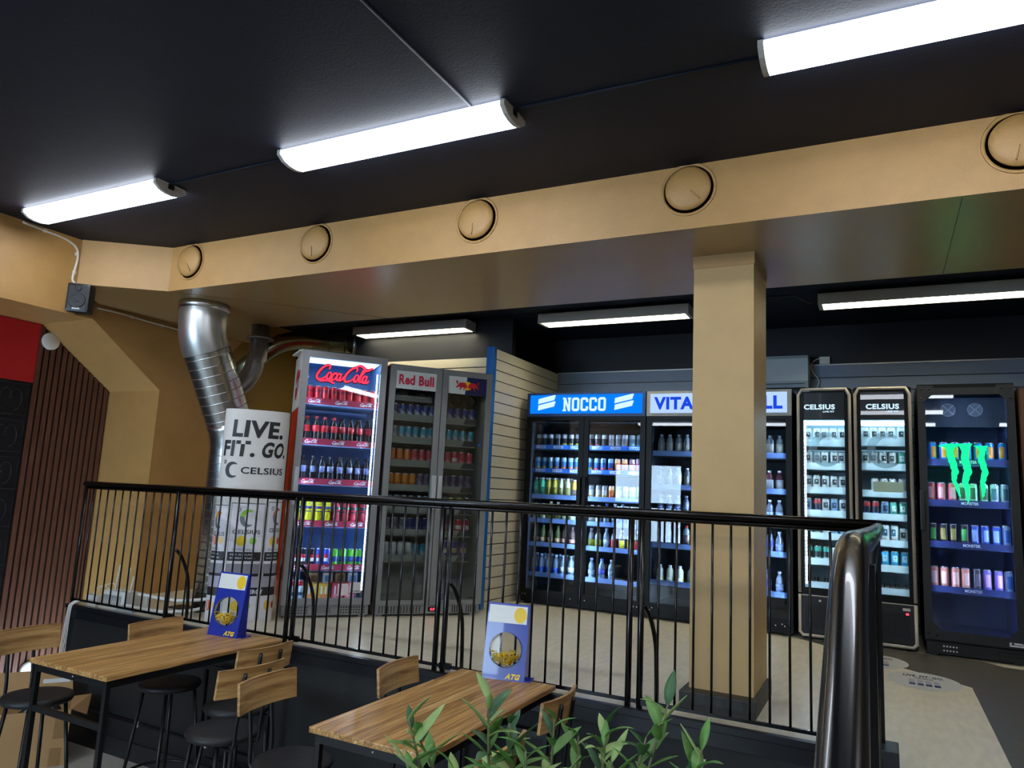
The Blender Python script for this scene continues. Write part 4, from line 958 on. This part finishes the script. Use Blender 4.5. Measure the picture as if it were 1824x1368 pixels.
def stool():
    t = thing('bar_stool', 'x', 'bar stool')
    MB().lathe([(.15, SH_-.04), (.172, SH_-.034), (.18, SH_-.018), (.174, SH_-.004), (.15, SH_+.001), (.08, SH_+.004), (.001, SH_+.005)], 36).build('seat', SEAT, t)
    MB().box(-.1, .1, -.012, .012, SH_-.055, SH_-.04).box(-.012, .012, -.1, -.013, SH_-.055, SH_-.04).box(-.012, .012, .013, .1, SH_-.055, SH_-.04).build('seat_frame', BLACKM, t)
    for sx in (-1, 1):
        for sy in (-1, 1):
            MB().tube([(sx*.10, sy*.10, SH_-.045), (sx*.165, sy*.165, .012)], .0105, 8).tube([(sx*.165, sy*.165, .014), (sx*.167, sy*.167, 0)], .0125, 8).build('leg', BLACKM, t)
    MB().tube([(.205*math.cos(2*PI*k/32), .205*math.sin(2*PI*k/32), .25) for k in range(33)], .008, 6, cap=False).build('foot_ring', BLACKM, t)
    # backrest towards -x
    for sy in (-.07, .07):
        MB().tube(smooth_path([(-.04, sy, SH_-.05), (-.15, sy, SH_-.055), (-.185, sy, SH_-.03), (-.19, sy, SH_+.05), (-.212, sy, SH_+.20), (-.226, sy, SH_+.31)], 4), .0095, 8).build('back_tube', BLACKM, t)
    pk = MB(); n = 8; half = .19
    rows_ = []
    for i in range(n+1):
        y = -half+2*half*i/n; x = -.205+.05*(y/half)**2*.6
        rows_.append([pk.bm.verts.new(p) for p in ((x, y, SH_+.20), (x-.016, y, SH_+.335), (x-.0, y, SH_+.335), (x+.014, y, SH_+.2))])
    for a, b in zip(rows_, rows_[1:]):
        for k in range(4): pk.face([a[k], a[(k+1) % 4], b[(k+1) % 4], b[k]])
    pk.face(rows_[0]); pk.face(rows_[-1][::-1]); pk.build('backrest', PLANK, t)
    return t
s0 = stool()
stools = [((-4.22, 2.61), .0, 'bar stool cut by the left photo edge, in front of the cardboard box'),
          ((-3.90, 3.21), .0, 'bar stool tucked under the far side of the left table, backrest against its long edge'),
          ((-2.98, 2.80), PI-.12, 'bar stool with its seat fully in view between the two tables, backrest second of three'),
          ((-3.24, 3.13), PI-.05, 'bar stool nearest the railing on the right of the left table, its seat half hidden'),
          ((-2.41, 2.69), .06, 'bar stool whose smooth backrest is frontmost of the overlapping three, seat at the bottom edge'),
          ((-2.09, 3.28), .06, 'bar stool at the left of the centre table, nearest the railing'),
          ((-1.53, 3.24), PI, 'bar stool at the right of the centre table, dark back tubes showing'),
          ((-1.44, 2.50), PI, 'bar stool behind the green plant at the right of the centre table')]
for i, ((x, y), a, l) in enumerate(stools):
    if i == 0: s0.location = (x, y, LOW); s0.rotation_euler = (0, 0, a); s0['label'] = l; s0['group'] = 'black bar stools with wooden backs'
    else: dup(s0, (x, y, LOW), a, l, 'black bar stools with wooden backs')

# ---------------------------------------------------------------- blue dispensers on the tables
BLUE = mat('royal blue acrylic', '1A2C9A', .25, coat=.4)
CANDY = mat('gold foil wrapper', 'F0C93C', .3, metal=.25)
def dispenser():
    t = thing('candy_dispenser', 'x', 'candy dispenser'); Hh = .385; W_ = .235; R_ = .088; cz = .15; lean = .17
    Y = lambda z: z*lean
    mb = MB(); n = 40
    hole = [(R_*math.cos(2*PI*k/n), cz+R_*math.sin(2*PI*k/n)) for k in range(n)]
    def edge(a):
        c, s = math.cos(a), math.sin(a); k = min((W_/2)/abs(c) if abs(c) > 1e-6 else 9, ((Hh-cz) if s > 0 else cz)/abs(s) if abs(s) > 1e-6 else 9)
        return (c*k, cz+s*k)
    cor = [math.atan2(Hh-cz, W_/2), math.atan2(Hh-cz, -W_/2), math.atan2(-cz, -W_/2)+2*PI, math.atan2(-cz, W_/2)+2*PI]
    ang = sorted(set([2*PI*k/n for k in range(n)]+cor))
    th = .012; A = []
    for a in ang:
        h = (R_*math.cos(a), cz+R_*math.sin(a)); e = edge(a)
        A.append([mb.bm.verts.new((p[0], Y(p[1])+dy, p[1])) for p, dy in ((h, 0), (e, 0), (e, th), (h, th))])
    m = len(A)
    for i in range(m):
        a, b = A[i], A[(i+1) % m]
        for k in range(4): mb.face([a[k], b[k], b[(k+1) % 4], a[(k+1) % 4]])
    mb.build('front_board', BLUE, t)
    for sx in (-1, 1): sd = MB().prism([(Y(0)+th, 0), (Y(Hh)+th, Hh), (Y(Hh)+th+.004, Hh), (.085, 0)], 'x', sx*W_/2-(.006 if sx > 0 else 0), sx*W_/2+(0 if sx > 0 else .006)).build('side_panel', BLUE, t)
    MB().box(-W_/2, W_/2+.03, th+.004, .10, 0, .006).build('foot', BLUE, t)
    q = MB(); q.poly([(-W_/2+.008, Y(.285)-.001, .285), (W_/2-.012, Y(.285)-.001, .285), (W_/2-.012, Y(.375)-.001, .375), (-W_/2+.008, Y(.375)-.001, .375)]); q.build('white_field', mat('white decal', 'E4E4E0', .4), t)
    q = MB(); q.poly([(.068+.035*math.cos(a), Y(.33+.04*math.sin(a))-.0022, .33+.04*math.sin(a)) for a in [2*PI*k/28 for k in range(28)]]); q.build('yellow_spot', mat('decal yellow', 'F0C818', .4), t)
    text('ATG', .01, .095, .008, .036, 0, mat('decal yellow', 'F0C818', .4), t, .06, .35, lambda p: (p[0], Y(p[2])-.002+p[1], p[2]))
    bw = MB(); prof = [(R_*math.cos(b), -.062*math.sin(b)) for b in [PI/2*k/8 for k in range(8)]]+[(.012, -.062)]
    bw.lathe([(R_, .02)]+prof, 36, axis='y'); 
    bw.lathe([(R_+.004, -.001), (R_+.004, -.005), (R_-.002, -.005)], 36, axis='y')
    bw.build('clear_bowl', ACRYL, t, (0, Y(cz), cz), (-lean*.9, 0, 0))
    return t
def candies(loc, rz, label):
    random.seed(5); mb = MB(); c, s = math.cos(rz), math.sin(rz)
    for i in range(170):
        for _ in range(50):
            x, z, y = random.uniform(-.08, .08), random.uniform(-.08, -.005), random.uniform(-.05, .014)
            if (x/.082)**2+(z/.082)**2+(min(0, y)/.056)**2 < .92 and z < -.012+.012*math.sin(x*50): break
        p = Vector((x, y, z)); d = Vector((random.gauss(0, 1), random.gauss(0, 1), random.gauss(0, .6))).normalized(); k = .0085
        mb.tube([p-d*k*1.7, p-d*k*1.1, p-d*k*.8, p, p+d*k*.8, p+d*k*1.1, p+d*k*1.7], [.0035, .001, .0034, .0046, .0034, .001, .0035], 6, 0 if random.random() < .8 else 1)
    o = mb.build('wrapped_candies', [CANDY, mat('pale foil', 'D8D4A8', .3, metal=.5)], None, loc, (0, 0, rz)); tag(o, label, 'candies', None, 'stuff')
dp = dispenser()
def disp_at(o, x, y, rz, l, lc):
    o.location = (x, y, .0505); o.rotation_euler = (0, 0, rz); o['label'] = l; o['group'] = 'blue candy dispensers on the tables'
    yb = .15*.17; candies((x-math.sin(rz)*yb, y+math.cos(rz)*yb, .0505+.15), rz, lc)
disp_at(dp, -3.735, 3.42, .10, 'blue slanted candy dispenser on the left table, reading ATG', 'gold wrapped candies inside the dispenser on the left table')
d2_ = dup(dp, (0, 0, 0), 0)
disp_at(d2_, -1.822, 3.59, .19, 'blue slanted candy dispenser on the centre table, reading ATG', 'gold wrapped candies inside the dispenser on the centre table')

# ---------------------------------------------------------------- left wall: slatted wood, black tin panels, red banner
sp = MB().box(-6.439, -6.432, 3.57, 4.255, LOW, 2.268, 1)
n = 13; p = .685/n
for i in range(n): sp.box(-6.432, -6.418, 3.572+i*p, 3.572+i*p+p*.68, LOW, 2.268, 0)
tag(sp.build('slatted_wall_panel', [SLATW, mat('black felt', '0E0A0A', .9)]), 'tall brown slatted wood panel on the left wall', 'wall panel')
tp = MB().box(-6.439, -6.43, -1.0, 3.565, LOW, 1.757)
for iy in range(14):
    for iz in range(8):
        y0 = 3.565-.305*(iy+1); z0 = 1.757-.305*(iz+1)
        if z0 < LOW: continue
        tp.tube([(-6.43, y0+.02, z0+.02), (-6.43, y0+.285, z0+.02), (-6.43, y0+.285, z0+.285), (-6.43, y0+.02, z0+.285), (-6.43, y0+.02, z0+.02)], .006, 4)
        for sy in (-1, 1): tp.tube([(-6.43, y0+.152+sy*(.04+.05*math.cos(a)), z0+.15+.09*math.sin(a)) for a in [PI*k/6-PI/2 for k in range(10)]], .005, 4)
tag(tp.build('embossed_tin_panel', mat('black embossed tin', '1C1C20', .4, metal=.3)), 'black embossed tin wall panels below the red banner', 'wall panel')
tag(MB().box(-6.43, -6.425, .8, 3.57, 1.757, 2.265).build('red_banner', mat('red banner cloth', 'C01218', .6)), 'plain red banner at the left edge above the black panels', 'banner')
for z, y, r, l in ((2.133, 3.655, .074, 'round white disc at the top of the slatted wood panel'), (-.64, 3.86, .075, 'round white disc low on the slatted wood panel, behind the table leg')):
    tag(MB().lathe([(r, -6.418), (r, -6.40), (r-.004, -6.396), (.001, -6.395)], 32, at=(0, y, z), axis='x').build('wall_disc', WHITEP), l, 'disc')

# loudspeaker with white cable
spk = thing('wall_speaker', 'small black loudspeaker hung on the gold bulkhead, white cable above it', 'loudspeaker', (-5.27, 3.17, 2.185), .68)
MB().box(-.075, .085, -.07, .05, 0, .215, 0, .02).build('case', BLACKP, spk)
gm = mat('speaker mesh grey', '26282A', .6)
MB().lathe([(.058, -.071), (.054, -.078), (.046, -.073), (.02, -.07), (.012, -.076), (.001, -.077)], 28, at=(.005, 0, .085), axis='y').build('woofer', gm, spk)
MB().lathe([(.024, -.071), (.02, -.076), (.008, -.073), (.001, -.077)], 20, at=(.005, 0, .175), axis='y').build('tweeter', gm, spk)
MB().box(-.02, .03, -.0725, -.07, .018, .03).build('badge', mat('silver badge', 'B8B8B8', .4), spk)
MB().box(-.01, .02, .05, .09, .08, .14).build('bracket', BLACKP, spk)
# white cable: bulkhead, then along the gold wall to behind the duct
CW = mat('white painted cable', 'D8D2C4', .5)
cab = thing('wall_cable', 'white cable running down the gold bulkhead and along the wall to the duct', 'cable', (0, 0, 0))
MB().tube(smooth_path([(-5.274, 2.71, 2.725), (-5.274, 2.86, 2.715), (-5.274, 3.0, 2.705), (-5.274, 3.09, 2.67), (-5.274, 3.115, 2.60), (-5.274, 3.105, 2.5), (-5.274, 3.10, 2.42), (-5.262, 3.14, 2.385), (-5.30, 3.19, 2.37)], 4), .008, 8).build('upper_run', CW, cab)
MB().tube(smooth_path([(-5.718, 3.59, 2.365), (-5.716, 3.8, 2.368), (-5.716, 4.05, 2.36), (-5.716, 4.4, 2.355), (-5.716, 4.85, 2.345), (-5.716, 4.94, 2.34)], 4), .008, 8).build('lower_run', CW, cab)
cl_ = MB().box(-.007, .004, -.012, .012, -.012, .012).mesh('cable_clip'); cl_.materials.append(CW)
for p in ((-5.274, 2.86, 2.715), (-5.274, 3.105, 2.62), (-5.274, 3.105, 2.48), (-5.716, 3.9, 2.365), (-5.716, 4.2, 2.357), (-5.716, 4.7, 2.348)): link('cable_clip', cl_, cab, p)

# network gear at the left end of the raised floor
rt = thing('wifi_router', 'white router with three upright aerials behind the railing, left end', 'router', (-5.36, 3.83, 0))
MB().prism([(-.04, 0), (.05, 0), (.03, .12), (-.02, .12)], 'x', -.13, .14).build('case', WHITEP, rt)
vt_ = MB()
for i in range(11): vt_.box(-.11+i*.02, -.105+i*.02, -.038, -.03, .02, .09)
vt_.build('vent_ribs', mat('pale grey rib', 'A8A8A6', .5), rt)
for x, h in ((-.06, .31), (.07, .30), (.12, .24)): MB().tube([(x, .02, .08), (x+.01, .03, h)], [.009, .006], 8).build('antenna', WHITEP, rt)
pa = thing('power_adapter', 'white plug adapter left of the router on the platform edge', 'adapter', (-5.57, 3.80, 0))
MB().box(-.06, .05, -.03, .04, 0, .07, 0, .008).box(-.10, -.07, -.02, .02, .03, .07).build('body', WHITEP, pa)
MB().tube(smooth_path([(-.04, 0, .06), (-.03, .02, .12), (.05, .03, .14), (.13, .02, .12), (.16, .03, .08)], 5), .004, 6).tube(smooth_path([(0, .01, .07), (.04, 0, .13), (.1, .01, .16), (.16, .03, .17), (.2, .02, .12)], 5), .003, 6).build('cord', WHITEP, pa)
for i, (z, yy, l) in enumerate(((.07, 3.95, 'white cable strip furthest up, lying behind the router against the gold wall'), (.0, 3.84, 'white cable strip lowest of the two, running right of the router'))):
    m = MB().tube(smooth_path([(-5.21, yy-.05, z+.035), (-5.05, yy, z+.02), (-4.88, yy+.05, z+.012), (-4.7, yy+.12, z+.03), (-4.62, yy+.16, z+.05)], 6), .013, 8)
    if i == 0: m.box(-5.6, -5.2, 3.98, 4.0, 0, .1)
    tag(m.build('cable_strip', WHITEP), l, 'cable')
tag(MB().box(-5.06, -4.72, 4.06, 4.2, 0.001, .012, 0, .004).build('flat_black_box', BLACKP), 'flat black box lying under the white cable strips', 'box')
tag(MB().box(-5.24, -5.04, 3.74, 3.80, 0.001, .012, 0, .003).build('network_switch', mat('pale grey plastic', 'A8ACB0', .4)), 'small pale flat box on the platform edge under the router', 'network switch')
hc = MB()
for i in range(4):
    x = -5.70+i*.013; hc.tube(smooth_path([(x+.03, 3.74, .03), (x+.012, 3.68, .01), (x, 3.665, -.06), (x-.03+.008*i, 3.665, -.4), (x-.02, 3.665, -.66)], 5), .0035, 6)
hc.box(-5.72, -5.66, 3.655, 3.675, -.43, -.40)
tag(hc.build('cable_bundle', WHITEP), 'white cable bundle hanging down the left end of the black fascia', 'cables')
bc = MB().tube([(-5.72, 3.672, LOW+.27), (-3.9, 3.672, LOW+.26), (-2.2, 3.672, LOW+.25), (-.1, 3.672, LOW+.25)], .01, 8)
bct = tag(bc.build('skirting_cable', BLACKP), 'black cable clipped along the foot of the black fascia', 'cable')
for x in (-4.75, -4.05, -3.3): MB().box(x, x+.02, 3.65, 3.67, LOW+.245, LOW+.28).build('cable_clip', WHITEP, bct)

# cardboard boxes
def carton(name, label, loc, rz, w, d, h, flaps, extra=None):
    t = thing(name, label, 'cardboard box', loc, rz); b = MB(); k = .006
    b.box(0, w, 0, k, 0, h).box(0, w, d-k, d, 0, h).box(0, k, k, d-k, 0, h).box(w-k, w, k, d-k, 0, h).box(k, w-k, k, d-k, 0, k); b.build('carton', CARD, t)
    for f in flaps:
        q = MB(); A_ = [Vector(p) for p in f]; nn = (A_[1]-A_[0]).cross(A_[2]-A_[0]).normalized()*.004
        va = [q.bm.verts.new(p) for p in A_]; vb = [q.bm.verts.new(p+nn) for p in A_]
        q.face(va); q.face(vb[::-1])
        for i in range(len(va)): q.face([va[i], vb[i], vb[(i+1) % len(va)], va[(i+1) % len(va)]])
        q.build('flap', CARD, t)
    return t
w_, d_, h_ = .56, .33, .37
b1 = carton('cardboard_box', 'open cardboard box on the low floor under the left table', (-5.40, 2.93, LOW), math.atan2(.835, .55), w_, d_, h_,
            [[(0, d_, h_), (w_, d_, h_), (w_-.02, d_+.03, h_+.19), (.02, d_+.03, h_+.19)], [(w_, 0, h_), (w_, d_, h_), (w_+.12, d_-.05, h_+.02), (w_+.1, .06, h_-.06)], [(0, 0, h_), (0, d_, h_), (-.14, d_-.03, h_+.06), (-.14, .03, h_+.06)]])
tpm = mat('brown packing tape', '97744A', .35)
MB().box(w_-.10, w_-.03, -.0015, 0, .0, .12).box(w_-.09, w_-.02, -.0015, 0, .18, h_).build('packing_tape', tpm, b1)
lb = MB(); lb.box(w_-.2, w_-.03, d_+.012, d_+.014, h_+.03, h_+.13); lb.build('shipping_label', WHITEP, b1)
tag(MB().tube(smooth_path([(-5.36, 3.12, LOW+.03), (-5.33, 3.2, LOW+.3), (-5.27, 3.28, LOW+.40), (-5.2, 3.34, LOW+.36), (-5.18, 3.38, LOW+.1)], 5), [.03+.02*math.sin(i*.9)**2 for i in range(21)], 10).build('crumpled_plastic_bag', mat('dark foil bag', '3A3A34', .25, metal=.5, bump=.6, bscale=20)), 'crumpled dark plastic bag sticking out of the open cardboard box', 'bag')
b2 = carton('cardboard_box', 'cardboard box with yellow tape at the bottom left corner of the photo', (-5.62, 2.58, LOW), .75, .3, .26, .22, [[(0, .26, .22), (.3, .26, .22), (.3, .32, .34), (0, .32, .34)]])
MB().box(.0, .3, -.002, 0, .19, .21).build('yellow_tape', mat('yellow tape', 'E8D01E', .4), b2)
tag(MB().box(-5.86, -5.80, 2.9, 3.16, LOW, LOW+.5, 0, .004).box(-5.799, -5.797, 2.93, 3.05, LOW+.1, LOW+.45, 1).build('purple_carton', [WHITEP, mat('purple print', '4A1E5A', .5)]), 'white carton with purple print standing behind the cardboard boxes', 'carton')

# floor stickers
def sticker(x, y, rx, ry, rz, label):
    t = thing('floor_sticker', label, 'floor sticker', (x, y, .0016), rz, 'round white stickers on the raised floor')
    m = MB().disc(0, 0, rx, .001, 0, ry, 40, 'z').disc(0, 0, rx, .0, 0, ry, 40, 'z'); m.build('sticker_sheet', mat('white floor vinyl', 'C8CAC8', .4), t)
    W2 = lambda p: (p[0], p[2], .0014-p[1]*.3)
    text('LIVE. FIT. GO.', -rx*.55, rx*.55, ry*.35, ry*.6, 0, INK, t, .04, .1, W2); text('CELSIUS', -rx*.25, rx*.25, ry*.15, ry*.28, 0, INK, t, .02, 0, W2)
    for i, s in enumerate((-.33, -.11, .11, .33)):
        c = MB(); c.box(rx*(s-.08), rx*(s+.08), -ry*.55, ry*.05, .001, .0015, 0).box(rx*(s-.08), rx*(s+.08), -ry*.6, -ry*.38, .0015, .0018, 1); c.build('can_print', [mat('print silver', 'A8A4B0', .35), mat('print navy', '2A3A6A', .5)], t)
sticker(.20, 5.385, .205, .25, 0, 'white round floor sticker with can prints, the nearer and fully visible one')
sticker(-.075, 5.85, .205, .24, 0, 'white round floor sticker with can prints, half hidden behind the stair railing')

# ---------------------------------------------------------------- green plant in the foreground
pl = thing('potted_plant', 'green leafy artificial plant in the bottom foreground right of the centre table', 'plant', (-.60, 1.36, LOW))
MB().prism([(-.36, -.13), (.36, -.13), (.36, .13), (-.36, .13)], 'z', 0, 1.26).build('planter', mat('dark planter', '1E1E1E', .5), pl)
MB().box(-.34, .34, -.11, .11, 1.26, 1.265).build('soil', mat('dark soil', '2A1E14', .9, bump=.6, bscale=40), pl)
LG = mat('leaf green', '5C8A40', .45, noise=.25, nscale=14, bump=.15, bscale=120); LD = mat('leaf deep green', '365F38', .4, noise=.25, nscale=14); LL = mat('leaf light green', '94B068', .5, noise=.2, nscale=14)
STM = mat('grey green stem', '7A7A58', .6, noise=.2)
def leaf(mb, base, d, up, L, W_, m, curl):
    d = d.normalized(); sd = d.cross(up).normalized(); nn = sd.cross(d).normalized(); n = 7; rows = []
    for i in range(n+1):
        t = i/n; w = W_*math.sin(PI*min(1, t*.93+.07))**.8*(1-.25*t); c = base+d*L*t+nn*(-curl*L*t*t)
        rows.append([mb.bm.verts.new(c+sd*w*k+nn*(abs(k)*w*.35)) for k in (-1, 0, 1)]+[mb.bm.verts.new(c+sd*w*k*.98+nn*(abs(k)*w*.35-.0007)) for k in (1, 0, -1)])
    for a, b in zip(rows, rows[1:]):
        for k in range(6): mb.face([a[k], a[(k+1) % 6], b[(k+1) % 6], b[k]], m, True)
    mb.face(rows[-1], m)
random.seed(21)
tips = [(-.755, 1.13, .64), (-.768, 1.18, .60), (-.675, 1.275, .655), (-.69, 1.31, .60), (-.645, 1.31, .61), (-.60, 1.29, .575), (-.585, 1.385, .61), (-.555, 1.44, .57), (-.52, 1.50, .575), (-.49, 1.42, .585),
        (-.375, 1.44, .66), (-.41, 1.42, .60), (-.305, 1.417, .60), (-.45, 1.33, .53), (-.35, 1.35, .55), (-.70, 1.20, .55), (-.62, 1.22, .53), (-.53, 1.30, .53), (-.80, 1.2, .54), (-.66, 1.36, .55), (-.33, 1.46, .55), (-.47, 1.40, .55)]
for tx, ty, tz in tips:
    b = Vector(((tx+.60)*.75, (ty-1.36)*.3, 1.262)); e = Vector((tx+.60, ty-1.36, tz-LOW)); mid = b.lerp(e, .55)+Vector((random.uniform(-.02, .02), random.uniform(-.02, .02), 0))
    P = smooth_path([tuple(b), tuple(mid), tuple(e)], 6)
    MB().tube(P, [.0045-.0028*i/(len(P)-1) for i in range(len(P))], 6).build('stem', STM, pl)
    lf = MB(); a = random.uniform(0, 6.28); H_ = (e-b).length
    nl = int(H_/.02)
    for i in range(nl):
        t = 1-(i/nl)*.9; p = b.lerp(mid, t/.5) if t < .5 else mid.lerp(e, (t-.5)/.5)
        a += 2.4+random.uniform(-.3, .3); el = .95-.75*(1-t)*1.6+random.uniform(-.15, .15)
        d = Vector((math.cos(a)*math.cos(el), math.sin(a)*math.cos(el), math.sin(el)))
        L_ = random.uniform(.05, .088)*(1 if t < .92 else .8)
        leaf(lf, p, d, Vector((0, 0, 1)), L_, L_*random.uniform(.15, .2), random.choice([0, 0, 0, 1, 2, 2]), random.uniform(-.1, .5))
    lf.build('leaves', [LG, LD, LL], pl)
